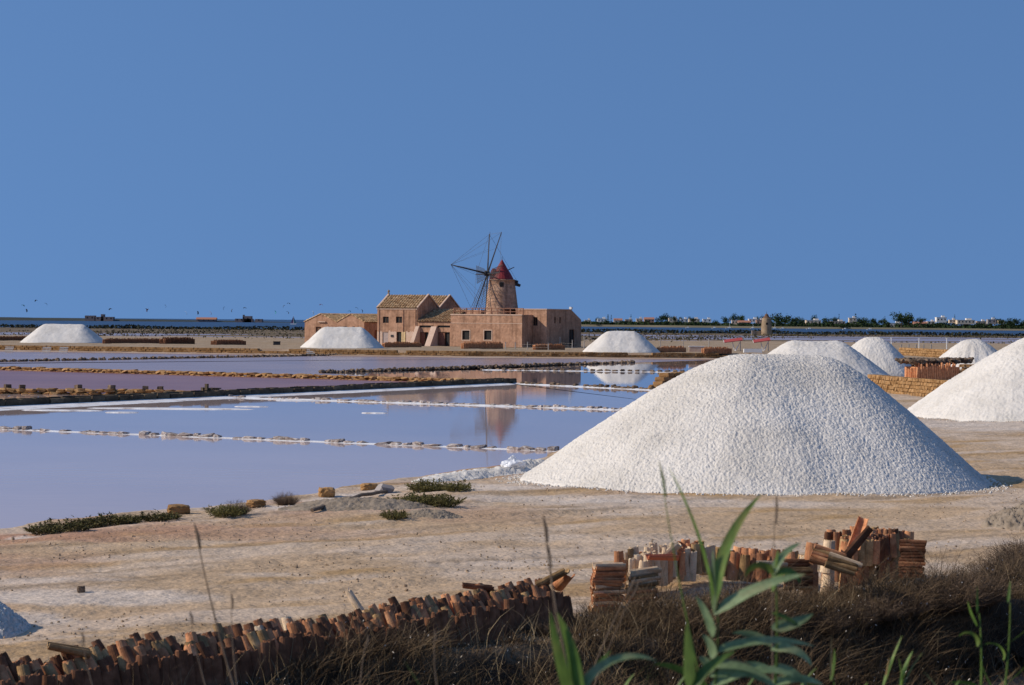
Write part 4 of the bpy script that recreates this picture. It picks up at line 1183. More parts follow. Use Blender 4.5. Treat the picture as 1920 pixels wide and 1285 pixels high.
for i, (px, py) in enumerate(((1222, 729), (1236, 726), (1243, 731), (1252, 727), (1230, 724))):
    p = P(px, py, .1); s = rnd.uniform(.25, .4)
    tag(link('loose_stone', RUB[i], M['ochre'], None, (p.x, p.y, .1), (rnd.random(), rnd.random(), rnd.random()), (s * 1.4, s, s)), f'loose ochre stone at the foot of the pan-side block pile, {("leftmost", "in the middle, nearer", "nearest the camera", "rightmost", "farthest back")[i]}', 'stone', 'loose stones by the block pile')
tile_bank('tile_stack', 'long brick-red tile stack with dark ragged covering at right', 1719, 1800, 711, 1.15, 0, 'tile_a', 2.2, z0=.45)
p0 = P(1722, 711, .45); p1 = P(1820, 709, .45)
r = empty('tile_cover', (p0.x, p0.y, .45), math.atan2(p1.y - p0.y, p1.x - p0.x)); L = (p1 - p0).length
tag(r, 'dark ragged covering on top of the brick-red tile stack', 'cover')
st = [((rnd.uniform(0, L), rnd.uniform(0, 2.0), 1.22 + rnd.uniform(0, .22)), (rnd.uniform(-.4, .4), rnd.uniform(-.4, .4), rnd.uniform(0, 3)), (.6, .4, .22)) for i in range(240)]
placed(st, RUBA, 'covering', M['darkstone'], r)
a = P(1801, 711, .45)
block_stack('block_wall', 'short ochre block end wall at the right of the brick-red tile stack', [(a.x + .1, a.y), (a.x + 2.2, a.y - .2)], 5, .4, .24, .7, z0=.45)
a = P(1690, 668, .6); b = P(1790, 674, .6)
block_stack('block_wall', 'low far ochre wall between the peaked heap and the tile stack', [(a.x, a.y), (b.x, b.y)], 4, .8, .3, .6, z0=.55)
for i, (px, h) in enumerate(((1671, 2.0), (1723, 1.9), (1775, 2.0), (1802, 1.7))):
    p = P(px, 660, .7)
    r = empty('sign_post', (p.x, p.y, .7)); tag(r, f'thin pale post behind the right salt heaps, {ORD[i]} from the left', 'post', 'pale posts behind the right heaps')
    MB().tube((0, 0, -.3), (0, 0, h), .07, .06, 6).build('shaft', M['white'], r); MB().box(-.14, .14, -.03, .03, h - .2, h + .08).build('plate', M['white'], r)
for k in range(5):
    p = P(1690 + k * 14, 658, .7); r = empty('fence_post', (p.x, p.y, .7)); tag(r, f'short fence post behind the peaked salt heap, {ORD[k]} from the left', 'post', 'short posts behind the peaked heap')
    MB().box(-.08, .08, -.08, .08, -.4, .9).build('shaft', M['post'], r); MB().box(-.1, .1, -.1, .1, .9, .96).build('cap', M['post'], r)

# ------------------------------------------------------------------ far shore: ruined mill, town, trees, boats, island, kites
def leaf_cloud(n, fn, size, seed, flat=0.0):
    r = np.random.default_rng(seed)
    pts = fn(n, r)
    d1 = r.normal(size=(n, 3)); d1 /= np.linalg.norm(d1, axis=1)[:, None]
    d2 = np.cross(d1, r.normal(size=(n, 3))); d2 /= np.linalg.norm(d2, axis=1)[:, None]
    s = size * r.uniform(.6, 1.3, (n, 1))
    v = np.stack([pts - d1 * s, pts + d2 * s * .6, pts + d1 * s, pts - d2 * s * .6], 1).reshape(-1, 3)
    return v, np.arange(n * 4).reshape(-1, 4)

def clumps(n, r, k=14, rad=(1, 1, .8), cs=.42, seed=0):
    rc = np.random.default_rng(seed)
    c = rc.normal(size=(k, 3)); c /= np.linalg.norm(c, axis=1)[:, None]; c *= rc.uniform(.25, .85, (k, 1)); c *= np.array(rad)
    i = r.integers(0, k, n)
    o = r.normal(size=(n, 3)); o /= np.linalg.norm(o, axis=1)[:, None]; o *= (r.random((n, 1)) ** .4) * cs * rc.uniform(.6, 1.2, (k, 1))[i]
    return c[i] + o

CROWN = []
for k in range(4):
    v, q = leaf_cloud(700, lambda n, r: clumps(n, r, 15 + k * 2, (1, 1, .72), .42, 50 + k), .085, 60 + k)
    CROWN.append(np_mesh('crown', v, q))
def conif(n, r):
    lay = r.integers(0, 7, n); z = lay / 7 * 2 - 1 + r.normal(size=n) * .04
    rad = (.55 - .07 * lay) * np.sqrt(r.random(n)); a = r.random(n) * 6.283
    return np.stack([np.cos(a) * rad, np.sin(a) * rad, z - rad * .12], 1)
v, q = leaf_cloud(500, conif, .075, 71); CONIF = np_mesh('crown', v, q)
TRUNK = MB().path([(0, 0, -1), (.03, .02, -.4), (-.02, 0, 0.1)], [.09, .07, .04], 6).mesh('trunk')

def far_tree(px, pyb, pyt, wpx, D, label, kind=0, grp='trees on the far shore'):
    b = PD(px, pyb, D); t = PD(px, pyt, D); H = t.z - b.z; W = wpx * D / FPX / 2
    r = empty('tree', (b.x, D, b.z)); tag(r, label, 'tree', grp)
    me = CONIF if kind == 9 else CROWN[kind % 4]
    cz = H * (.55 if kind == 9 else .58); hz = H * (.5 if kind == 9 else .52)
    link('crown', me, M['foliage'], r, (0, 0, cz), (0, 0, rnd.uniform(0, 6)), (W * 1.15, W * 1.15, hz))
    link('trunk', TRUNK, M['drytwig'], r, (0, 0, H * .45), None, (W * .8, W * .8, H * .5))
    return r

TD = 2300.0
def shore_y(px): return 609.5 + (px - 1100) * .0115
# the far coast
coast = MB(); prev = None
for px in range(1060, 2300, 20):
    D = TD - 130 - (px - 1060) * .25
    a = PD(px, 600, D); zt = PD(px, shore_y(px) - 2.5, D).z
    cur = ((a.x, D, -.3), (a.x, D + 4, zt * .6 + .3), (a.x * 1.02, D + 120, 2.0), (a.x * 1.3, D + 900, 4.0))
    if prev:
        for k in range(3): coast.quad(prev[k], cur[k], cur[k + 1], prev[k + 1])
    prev = cur
M['coast'] = mat('coast_soil', [(0.09, 0.085, 0.05), (0.2, 0.165, 0.11)], scale=0.01, rough=0.95)
tag(coast.build('far_coast', M['coast']), kind='structure')
# low scrub along the coast: one continuous mass
def scrub(n, r):
    px = r.uniform(1085, 2060, n); D = TD - 60 - (px - 1060) * .25 + r.uniform(-60, 110, n)
    hh = 1.6 + 4.6 * fbm(px * .045, px * 0 + 2.0, 4, 81) * (1 + .35 * (px > 1500))
    x = (px - 960) / FPX * D
    return np.stack([x, D, 0.6 + r.random(n) * hh], 1)
v, q = leaf_cloud(15000, scrub, 1.5, 83)
tag(link('coast_scrub', np_mesh('coast_scrub', v, q), M['foliage']), 'continuous dark green scrub along the far shore below the town', 'scrub', kind='stuff')
# dark bank of shrubs on the near side of the lagoon
def scrub2(n, r):
    x = r.uniform(-420, 460, n); y = 870 + r.uniform(-10, 10, n) + 12 * np.sin(x * .02)
    return np.stack([x, y, 0.3 + r.random(n) * (.7 + 1.1 * fbm(x * .05, x * 0, 3, 85))], 1)
v, q = leaf_cloud(14000, scrub2, .55, 87)
M['darkscrub'] = mat('dark_scrub', [(0.012, 0.016, 0.009), (0.03, 0.034, 0.016)], scale=0.1, rough=0.95)
tag(link('lagoon_scrub', np_mesh('lagoon_scrub', v, q), M['darkscrub']), 'dark strip of low scrub along the near edge of the lagoon', 'scrub', kind='stuff')
def scrub3(n, r):
    i = r.integers(0, 26, n); rc = np.random.default_rng(5); cx = rc.uniform(-120, 210, 26); cy = rc.uniform(430, 800, 26); w = rc.uniform(4, 22, 26)
    x = cx[i] + r.normal(size=n) * w[i]; y = cy[i] + r.normal(size=n) * 3
    return np.stack([x, y, .34 + r.random(n) * .7], 1)
v, q = leaf_cloud(9000, scrub3, .3, 89)
M['marshgrass'] = mat('marsh_scrub', [(0.05, 0.045, 0.022), (0.11, 0.09, 0.045)], scale=0.1, rough=0.95)
tag(link('marsh_scrub', np_mesh('marsh_scrub', v, q), M['marshgrass']), 'scattered low marsh scrub on the flats behind the yard', 'scrub', kind='stuff')

# houses of the town: px0, px1, roof y, base y, material, roof kind
HN = {'h_white': 'white', 'h_cream': 'cream', 'h_pink': 'pinkish', 'h_tan': 'tan', 'h_grey': 'grey'}
HS = [(1096, 1108, 598, 606, 'h_cream', 0), (1120, 1138, 596, 604, 'h_white', 0), (1151, 1167, 595, 606, 'h_cream', 1), (1172, 1186, 598, 605, 'h_tan', 0), (1193, 1205, 596, 604, 'h_cream', 0),
      (1208, 1227, 591.5, 604, 'h_pink', 1), (1254, 1270, 595, 604, 'h_cream', 0), (1276, 1290, 597, 604, 'h_white', 0), (1292, 1312, 597, 604, 'h_cream', 0), (1318, 1334, 596, 603, 'h_white', 0), (1345, 1352, 604, 612, 'h_white', 0),
      (1372, 1383, 599, 608, 'h_cream', 0), (1385, 1408, 597, 608, 'h_grey', 1), (1404, 1422, 595, 603, 'h_white', 0), (1418, 1432, 598, 611, 'h_pink', 0), (1487, 1498, 607, 612, 'h_white', 0), (1512, 1540, 597, 607, 'h_cream', 0),
      (1558, 1585, 599, 608, 'h_tan', 0), (1592, 1606, 594, 606, 'h_cream', 0), (1668, 1692, 602, 614, 'h_white', 0), (1714, 1738, 600, 611, 'h_pink', 1), (1739, 1753, 600, 607, 'h_cream', 0), (1756, 1775, 593, 603, 'h_white', 0),
      (1780, 1792, 597, 604, 'h_cream', 0), (1795, 1828, 597, 606, 'h_cream', 0), (1832, 1850, 598, 610, 'h_tan', 0), (1852, 1868, 596, 606, 'h_grey', 0), (1872, 1884, 598, 605, 'h_cream', 0)]
for i, (x0, x1, yt, yb, mm, rk) in enumerate(HS):
    D = TD - 150 - (x0 - 1060) * .25 + rnd.uniform(60, 110)
    a = PD(x0, yb, D); b = PD(x1, yt, D); W = b.x - a.x; zb = max(.3, a.z - 1.0); H = (b.z - zb) * rnd.uniform(.6, .85)
    r = empty('house', (a.x, D, zb)); tag(r, f'{HN[mm]} {"tile-roofed" if rk else "flat-roofed"} house on the far shore, {ORD[i]} from the left', 'house', 'houses of the far town')
    hw_ = H - (1.6 if rk else 0)
    MB().box(0, W, 0, W * .8, 0, hw_).build('wall', M[mm], r)
    if rk:
        mb = MB(); mb.prism([(-.2, -.3, hw_), (-.2, W * .8 + .3, hw_), (-.2, W * .4, H + .4)], (W + .4, 0, 0)); mb.build('roof', M['h_roof'], r)
    else:
        MB().box(-.15, W + .15, -.15, W * .8 + .15, hw_, hw_ + .35).build('roof', M[mm], r)
        if W > 6: MB().box(W * .55, W * .85, W * .2, W * .5, hw_ + .35, hw_ + 2.0).build('roof_room', M['h_white'], r)
    nw = max(2, int(W / 3.2))
    for k in range(nw):
        x = W * (k + .5) / nw
        for zz in ([hw_ * .62] if hw_ < 5 else [hw_ * .3, hw_ * .72]):
            MB().box(x - .5, x + .5, -.06, .05, zz - .7, zz + .7).build('window', M['dark'], r)

# trees of the far shore
TS = [(1140, 606, 589, 12, 9), (1146, 606, 590, 7, 9), (1121, 606, 593, 10, 0), (1183, 606, 589, 7, 9), (1238, 606, 590, 16, 1), (1248, 606, 588, 15, 2), (1257, 606, 590, 12, 0), (1265, 605, 592, 9, 3), (1275, 606, 593, 12, 1), (1293, 605, 594, 10, 2),
      (1300, 605, 593, 10, 0), (1361, 609, 592, 17, 1), (1376, 608, 588, 16, 2), (1389, 608, 590, 18, 3), (1430, 612, 589, 20, 0), (1420, 606, 592, 10, 1), (1456, 613, 588, 30, 2), (1472, 613, 590, 28, 3), (1490, 613, 592, 26, 1), (1504, 613, 593, 14, 0),
      (1527, 608, 591, 14, 2), (1549, 612, 595, 22, 3), (1565, 607, 592, 14, 0), (1573, 607, 588, 6, 9), (1604, 611, 587, 14, 9), (1612, 611, 593, 12, 1), (1622, 612, 596, 24, 2), (1640, 613, 596, 18, 3), (1656, 613, 594, 16, 0), (1659, 613, 592, 6, 9),
      (1690, 612, 582.5, 34, 1), (1704, 612, 587, 22, 2), (1700, 615, 598, 22, 3), (1725, 608, 593, 18, 0), (1775, 614, 599, 26, 1), (1790, 605, 589, 6, 9), (1795, 613, 600, 20, 2), (1812, 614, 602, 22, 3), (1865, 612, 593, 24, 0), (1880, 615, 596, 20, 1),
      (1892, 614, 597, 18, 2), (1906, 614, 596, 20, 3), (1922, 614, 597, 20, 0)]
for i, (px, yb, yt, w, k) in enumerate(TS):
    kind = 'tiered slender conifer' if k == 9 else 'dark rounded tree'
    extra = ' and the tallest' if px == 1690 else ''
    far_tree(px, yb + 3, yt, w * 1.1, TD - (px - 1060) * .25 + rnd.uniform(-110, 60), f'{kind} among the far town houses, {ORD[i]} tree from the left{extra}', k)

# small trees and garden shrubs between the houses
for i in range(34):
    px = 1095 + i * 24.6 + rnd.uniform(-8, 8)
    far_tree(px, shore_y(px) + 1, shore_y(px) - rnd.uniform(7, 13), rnd.uniform(12, 22), TD - 130 - (px - 1060) * .25 + rnd.uniform(0, 60), f'low bushy garden tree close to the far shore, {ORD[i]} of its row from the left', i % 4, 'low garden trees on the far shore')
# ruined mill
rm = PD(1437, 627, 780); Dm = 780
s = Dm / FPX
r = empty('ruined_mill', (rm.x, Dm, 0.34)); tag(r, 'stubby ruined stone windmill without sails at the lagoon edge', 'windmill')
hm = PD(1437, 597, Dm).z - .34
mb = MB(); mb.lathe([(10.5 * s, -.2), (10 * s, hm * .3), (9.2 * s, hm * .7), (8.3 * s, hm), (7.4 * s, hm + .1)], (0, 0), 20); mb.build('tower', M['ruin'], r)
mb = MB(); mb.lathe([(7.2 * s, hm + .1), (4.2 * s, hm + .8), (3.0 * s, hm + 1.4), (.1, hm + 1.7)], (0, 0), 12); mb.build('cap', M['wood'], r)
MB().tube((0, 0, hm + 1.5), (0, 0, hm + 2.5), .1, .05, 5).build('finial', M['spar'], r)
MB().box(-26 * s, -11 * s, -.5, 1.5, -.2, 7.5 * s).build('annex_wall', M['ruin'], r)
mb = MB().box(-28 * s, -27 * s, -.6, .4, -.2, 8.5 * s).box(-24 * s, -23 * s, -.6, -.5, -.2, 8.5 * s).box(-28 * s, -23 * s, -.65, -.55, 8.5 * s, 9.3 * s); mb.build('doorway', M['h_grey'], r)
MB().box(-2.2 * s, 1.6 * s, -9.8 * s, -8.6 * s, hm * .62, hm * .62 + 4 * s).build('window', M['dark'], r)

# moored boats with bare masts
for i, (px, py, ht, L) in enumerate(((1368, 614.5, 20, 7), (1412, 614, 16, 5), (1453, 615, 16, 6), (1340, 613.5, 0, 5), (1518, 617, 0, 6), (1585, 618, 0, 5), (1632, 618.5, 0, 6), (1290, 612.5, 0, 4), (1468, 615.5, 0, 5))):
    Db = 1750; p = PD(px, py, Db)
    r = empty('boat', (p.x, Db, 0)); tag(r, (f'white moored boat with tall bare mast, {ORD[i]} mast from the left' if ht else f'small white moored motorboat on the lagoon, {ORD[i - 3]} listed from the ruined mill outward'), 'boat', 'boats moored on the lagoon')
    hull = MB(); pr = [(-L * .5, 0), (-L * .48, .9), (L * .2, .95), (L * .5, 0), (L * .2, -.95), (-L * .48, -.9)]
    hull.add([(x * .9, y * .7, -.2) for x, y in pr] + [(x, y, .8) for x, y in pr], [(0, 1, 2, 3, 4, 5), (11, 10, 9, 8, 7, 6)] + [(k, (k + 1) % 6, 6 + (k + 1) % 6, 6 + k) for k in range(6)])
    hull.build('hull', M['white'], r)
    MB().box(-L * .2, L * .12, -.55, .55, .8, 1.45).build('cabin', M['white'], r)
    if ht: MB().tube((0, 0, .8), (0, 0, ht * Db / FPX), .09, .06, 5).build('mast', M['white'], r)
labs = iter(['small white motorboat moored left of the tall masts', 'small white motorboat moored right of the ruined mill by the trees', 'small white motorboat moored below the cream houses', 'small white motorboat nearest the big rounded tree', 'small white motorboat farthest left on the lagoon', 'small white motorboat just behind the ruined mill'])
for o in list(COL.objects):
    if o.name.startswith('boat') and 'motorboat' in str(o.get('label', '')): o['label'] = next(labs)
labs = iter(['white sailboat with tallest bare mast, left of the ruined mill', 'white sailboat with bare mast between the tallest mast and ruined mill', 'white sailboat with bare mast just right of the ruined mill'])
for o in list(COL.objects):
    if o.name.startswith('boat') and 'mast,' in str(o.get('label', '')): o['label'] = next(labs)

# low island at the left with its buildings
ID = 3200.0
isl = MB(); prev = None
for px in range(-500, 580, 20):
    yt = 595.2 + (px * .0165) - 1.0 * float(fbm(np.array([px * .03]), np.array([4.]), 3, 91)[0]) + (2.5 * max(0, (px - 430) / 140) if px > 430 else 0)
    a = PD(px, yt, ID); yb = a.z
    cur = ((a.x, ID - 30, -.5), (a.x, ID, max(.2, yb)), (a.x, ID + 300, max(.2, yb * .8)), (a.x, ID + 400, -.5))
    if prev:
        for k in range(3): isl.quad(prev[k], cur[k], cur[k + 1], prev[k + 1])
    prev = cur
M['island'] = mat('island_scrub', [(0.025, 0.033, 0.032), (0.05, 0.055, 0.045)], scale=0.02, rough=0.95)
tag(isl.build('island', M['island']), kind='structure')
M['isl_wall'] = mat('island_wall', [(0.2, 0.15, 0.14), (0.29, 0.21, 0.18)], scale=0.05, rough=0.95)
def isle_house(label, blocks, roof=None):
    a = PD(blocks[0][0], 600, ID - 20)
    r = empty('island_building', (a.x, ID - 20, 0)); tag(r, label, 'building')
    for (x0, x1, yt, yb) in blocks:
        q0 = PD(x0, yb, ID - 20); q1 = PD(x1, yt, ID - 20)
        MB().box(q0.x - a.x, q1.x - a.x, -4, 10, -.2, q1.z).build('wall', M['isl_wall'], r)
        w = q1.x - q0.x
        for k in range(max(1, int(w / 6))):
            x = q0.x - a.x + w * (k + .5) / max(1, int(w / 6)); MB().box(x - .8, x + .8, -4.1, -3.95, q1.z * .5, q1.z * .5 + 2.2).build('window', M['dark'], r)
    if roof:
        q0 = PD(roof[0], roof[2], ID - 20); q1 = PD(roof[1], roof[3], ID - 20)
        MB().prism([(q0.x - a.x - 1, -5, q0.z), (q0.x - a.x - 1, 11, q0.z), (q0.x - a.x - 1, 3, q1.z)], (q1.x - q0.x + 2, 0, 0)).build('roof', M['h_roof'], r)
    return r
isle_house('round-cornered grey building on the left island, farthest left', [(160, 178, 592, 599)])
isle_house('island building with a short tower, left group', [(180, 213, 594.5, 600), (190, 195, 589.5, 600)])
isle_house('long red-roofed building on the middle of the left island', [(369, 405, 599, 604)], (369, 405, 599, 595.5))
isle_house('island building with tower and chimney, right end of the island', [(441, 474, 598, 605), (458, 472, 593, 605), (455.5, 457.5, 590.5, 605)])
isle_house('small low building at the right tip of the island', [(479, 492, 598.5, 606)])
# sailing boat far out
p = PD(550, 606, 2000)
r = empty('sailing_boat', (p.x, 2000, 0)); tag(r, 'small boat under violet and teal sail left of the outbuilding', 'boat')
MB().prism([(-3, -.8, 0), (-2.6, -.8, 1.0), (3.4, -.8, 1.1), (2.6, -.8, 0)], (0, 1.6, 0)).build('hull', M['white'], r)
M['sailc'] = mat('violet_sail', [(0.14, 0.06, 0.12), (0.22, 0.1, 0.16)], scale=.3, rough=.8); M['sailt'] = mat('teal_sail', [(0.06, 0.16, 0.19), (0.08, 0.2, 0.22)], scale=.3, rough=.8)
MB().prism([(-2.4, 0, 1.3), (.1, .2, 1.3), (.1, .1, 8.2)], (0, .06, 0)).build('sail', M['sailc'], r); MB().prism([(.4, 0, 1.3), (2.8, .2, 1.3), (.4, .1, 7.0)], (0, .06, 0)).build('sail', M['sailt'], r)
MB().tube((.25, .1, .5), (.25, .1, 8.6), .1, .06, 5).build('mast', M['white'], r)

# kites over the sea
KC = {'dark': (0.03, 0.035, 0.05), 'teal': (0.04, 0.22, 0.26), 'white': (0.6, 0.62, 0.64), 'red': (0.35, 0.05, 0.05), 'orange': (0.45, 0.2, 0.12), 'green': (0.03, 0.12, 0.09)}
for k, c in KC.items(): M['k_' + k] = mat('kite_' + k, [c, tuple(min(1, x * 1.25) for x in c)], scale=.4, rough=.7)
KS = [(43, 575, 'green', 20), (49, 583, 'dark', 70), (68, 566, 'dark', -20), (85, 572, 'dark', 40), (207, 582, 'dark', -15), (273, 582, 'dark', 60), (278, 583, 'red', -60), (308, 575, 'dark', 75), (347, 588, 'white', 60), (370, 587, 'dark', 80), (393, 588, 'orange', 70), (422, 579, 'dark', -70), (437, 583, 'dark', -75), (459, 580, 'dark', 0), (514, 586, 'teal', 85), (534, 576, 'white', -60), (541, 571.5, 'dark', 10), (538, 587.5, 'dark', 45), (585, 587, 'white', 80), (602, 574, 'red', 0), (655, 586, 'teal', 10), (668, 580, 'dark', 30), (677, 584, 'dark', 70)]
for i, (px, py, c, ang) in enumerate(KS):
    Dk = 1500; p = PD(px, py, Dk)
    mb = MB(); n = 9
    vs = []
    for t in range(n):
        a = math.radians(-62 + 124 * t / (n - 1)); w = .5 * math.cos(a * .75)
        R = 1.25
        for (yy, dz) in ((-w, 0), (w, -.12)):
            vs.append((math.sin(a) * R, yy, math.cos(a) * R + dz)); vs.append((math.sin(a) * (R + .12), yy, math.cos(a) * (R + .12) + dz))
    f = []
    for t in range(n - 1):
        b = t * 4; f += [(b, b + 2, b + 6, b + 4), (b + 1, b + 5, b + 7, b + 3), (b, b + 4, b + 5, b + 1), (b + 2, b + 3, b + 7, b + 6)]
    f += [(0, 1, 3, 2), (n * 4 - 4, n * 4 - 2, n * 4 - 1, n * 4 - 3)]
    mb.add(vs, f)
    o = mb.build('kite', M['k_' + c], None, loc=(p.x, Dk, p.z), rot=(math.radians(rnd.uniform(-25, 25)), math.radians(ang), math.radians(rnd.uniform(-40, 40))))
    tag(o, f'small {c} surf kite in the air over the sea, {ORD[i]} from the left', 'kite', 'surf kites over the sea')

# ------------------------------------------------------------------ foreground tiles
def tile_mesh(seed, L=0.46, w0=0.105, w1=0.082, t=0.016, chip=True):
    """tapered barrel tile standing on its wide end, axis z, convex side towards -y"""
    r = random.Random(seed); n = 10; rows = 3
    vs = []
    for k in range(rows + 1):
        z = L * k / rows; w = w0 + (w1 - w0) * k / rows
        for side in (0, 1):
            rr = w - side * t
            for i in range(n):
                a = math.pi * i / (n - 1)
                zz = z
                if chip and k == rows: zz += r.uniform(-.012, .008) + (-.05 if r.random() < .06 else 0)
                vs.append((math.cos(a) * rr, -math.sin(a) * rr * .88 + .0, zz))
    f = []; st = 2 * n
    for k in range(rows):
        b = k * st
        for i in range(n - 1):
            f.append((b + i, b + i + 1, b + st + i + 1, b + st + i)); f.append((b + n + i + 1, b + n + i, b + st + n + i, b + st + n + i + 1))
        f.append((b + n, b, b + st, b + st + n)); f.append((b + n - 1, b + 2 * n - 1, b + st + 2 * n - 1, b + st + n - 1))
    for b, fl in ((0, 1), (rows * st, 0)):
        for i in range(n - 1):
            q = (b + i, b + i + 1, b + n + i + 1, b + n + i)
            f.append(q if fl else q[::-1])
    me = bpy.data.meshes.new('tile'); me.from_pydata(vs, [], f); me.update()
    return me

TILES = {m: [tile_mesh(i * 3 + 1, L=0.43 + .03 * (i % 3)) for i in range(5)] for m in ('tile_a', 'tile_b', 'tile_c', 'tile_d', 'tile_red')}
def put_tile(parent, m, loc, rot, sc=1.0, name='tile'):
    me = rnd.choice(TILES[m])
    return link(name, me, M[m], parent, loc, rot, sc)

def pick(ws):
    x = rnd.random() * sum(w for _, w in ws)
    for m, w in ws:
        x -= w
        if x <= 0: return m
    return ws[-1][0]

def joined_tiles(items, name, m, parent):
    vs = []; fs = []; n = 0
    for (loc, rot, sc) in items:
        v, f = mesh_arrays(rnd.choice(TILES[m]))
        vs.append((v * sc) @ rot3(*rot).T + np.array(loc)); fs += [tuple(a + n for a in p) for p in f]; n += len(v)
    me = bpy.data.meshes.new(name); me.from_pydata(np.concatenate(vs).tolist(), [], fs); me.update()
    o = link(name, me, M[m], parent); o['kind'] = 'stuff'; return o

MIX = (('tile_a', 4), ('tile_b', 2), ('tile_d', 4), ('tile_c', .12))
MIXL = (('tile_c', 5), ('tile_a', 3), ('tile_b', 2))

# the long leaning row: world line from the lower left to the middle
ra, rb = P(-130, 1272, .85), P(1048, 1093, .85)
rowa = Vector((ra.x, ra.y)); rowb = Vector((rb.x, rb.y)); rd = (rowb - rowa); RL = rd.length; rd /= RL
rn = Vector((rd.y, -rd.x))           # towards the ditch
root = empty('tile_row', (rowa.x, rowa.y, 0)); tag(root, 'long row of upright weathered roof tiles along the bottom left', 'tile row')
ncol = int(RL / 0.138)
heading = math.atan2(rd.y, rd.x)
low = []
for i in range(ncol):
    t = i * RL / ncol
    zb = 0.39 + .03 * math.sin(i * .37) + .03 * math.sin(i * .11)
    for k in range(3):                              # upper tier, three deep
        o = rd * (t + rnd.uniform(-.04, .04)) + rn * (.10 - .13 * k + rnd.uniform(-.04, .04))
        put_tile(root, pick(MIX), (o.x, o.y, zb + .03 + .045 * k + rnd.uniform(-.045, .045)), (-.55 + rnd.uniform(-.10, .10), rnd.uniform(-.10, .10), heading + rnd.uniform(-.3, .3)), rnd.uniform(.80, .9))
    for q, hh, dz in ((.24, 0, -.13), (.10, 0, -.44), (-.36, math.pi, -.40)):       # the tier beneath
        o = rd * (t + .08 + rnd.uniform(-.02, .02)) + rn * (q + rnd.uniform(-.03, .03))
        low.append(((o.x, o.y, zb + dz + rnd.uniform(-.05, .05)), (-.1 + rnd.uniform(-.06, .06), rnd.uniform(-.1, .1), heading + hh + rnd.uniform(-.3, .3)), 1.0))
joined_tiles(low, 'lower_tiles', 'tile_d', root)  # lower tier all in the darkest tile: shade put into its colour

# loose tiles lying on the row
def loose(px, py, z, rot, m, label, sc=1.0):
    p = P(px, py, z)
    o = put_tile(None, m, p, rot, sc, 'roof_tile'); return tag(o, label, 'roof tile')
def lying(h, tilt=0.0): return (math.pi / 2 , tilt, h)
loose(925, 1099, .90, (math.radians(84), 0, math.radians(-82)), 'tile_d', 'dark roof tile lying along the top of the long row, near its right end', 1.0)
loose(1010, 1092, .86, (math.radians(62), .1, math.radians(60)), 'tile_b', 'greenish roof tile leaning on the right end of the long row', 1.15)
loose(1046, 1098, .78, (math.radians(58), .2, math.radians(20)), 'tile_a', 'terracotta tile tilted over the right end of the long row', 1.0)
loose(170, 1218, .9, (math.radians(78), 0, math.radians(-70)), 'tile_b', 'tile lying slanted on top of the long row at the left', 1.1)
loose(675, 1150, .5, (math.radians(-40), .1, math.radians(60)), 'tile_c', 'bright cream tile leaning behind the middle of the long row', .85)

# flat stacks
def flat_stack(label, px, py, z0, n, heading, mix, lean=(0, 0), tilt=0.0, sc=1.0, step=.040):
    p = P(px, py, z0)
    r = empty('tile_stack', (p.x, p.y, z0)); tag(r, label, 'tile stack')
    for k in range(n):
        h = heading + rnd.uniform(-.09, .09)
        # lie the tile down: axis horizontal, convex side up
        M3 = Matrix.Rotation(h, 3, 'Z') @ Matrix.Rotation(math.pi / 2, 3, 'Y') @ Matrix.Rotation(math.pi / 2, 3, 'Z')
        M3 = Matrix.Rotation(tilt * k / n + rnd.uniform(-.035, .035), 3, 'Y') @ M3
        e = M3.to_euler()
        L = .44
        ax = Vector((math.cos(h), math.sin(h), 0))
        c = Vector((lean[0] * k / n + rnd.uniform(-.02, .02), lean[1] * k / n + rnd.uniform(-.02, .02), k * step)) - ax * L / 2
        put_tile(r, pick(mix), c, e, sc)
    return r
flat_stack('tall stack of flat-laid terracotta tiles, left of the two at the centre', 1133, 1152, .28, 20, math.radians(12), (('tile_a', 5), ('tile_c', 3), ('tile_b', 1)), (.06, .0), 0.0, 1.0)
flat_stack('shorter tilting stack of flat-laid tiles, right of the tall centre stack', 1196, 1153, .26, 16, math.radians(8), (('tile_c', 4), ('tile_a', 3), ('tile_b', 3)), (.10, 0), -.18, 1.0, .044)
# tiles behind and right of the stacks: an uneven row of upright tiles
def upright_row(label, pa, pb, z, deep, mix, step=.19, dz=.0, tiers=1, face=0.0, hv=.1):
    a = Vector(pa); b = Vector(pb); d = b - a; L = d.length; d /= L; n = Vector((d.y, -d.x)); h = math.atan2(d.y, d.x)
    r = empty('tile_row', (a.x, a.y, z)); tag(r, label, 'tile row')
    for i in range(int(L / step) + 1):
        for tr in range(tiers):
            for k in range(deep):
                o = d * (i * step + rnd.uniform(-.04, .04)) + n * (-.15 * k + rnd.uniform(-.05, .05))
                put_tile(r, pick(mix), (o.x, o.y, tr * .43 + rnd.uniform(-hv, hv) * (tr == tiers - 1) + dz * i), (rnd.uniform(-.12, .12), rnd.uniform(-.12, .12), h + face + rnd.uniform(-.5, .5)), rnd.uniform(.93, 1.07))
    return r
a = P(1200, 1085, .62); b = P(1345, 1058, .62)
upright_row('row of pale upright tiles behind the two centre stacks', (a.x, a.y), (b.x, b.y), .5, 4, MIXL, .16, tiers=1, hv=.08)
a = P(1355, 1062, .62); b = P(1505, 1068, .62)
upright_row('row of upright tiles running right behind the tall reed', (a.x, a.y), (b.x, b.y), .42, 3, MIX, .16, tiers=1, hv=.06)
loose(1270, 1040, 1.0, (math.radians(90), 0, math.radians(-78)), 'tile_red', 'bright red roof tile lying across the pale upright tiles', 1.05)
loose(1218, 1062, .72, (math.radians(48), .1, math.radians(75)), 'tile_c', 'cream tile leaning against the back of the centre stacks', 1.3)
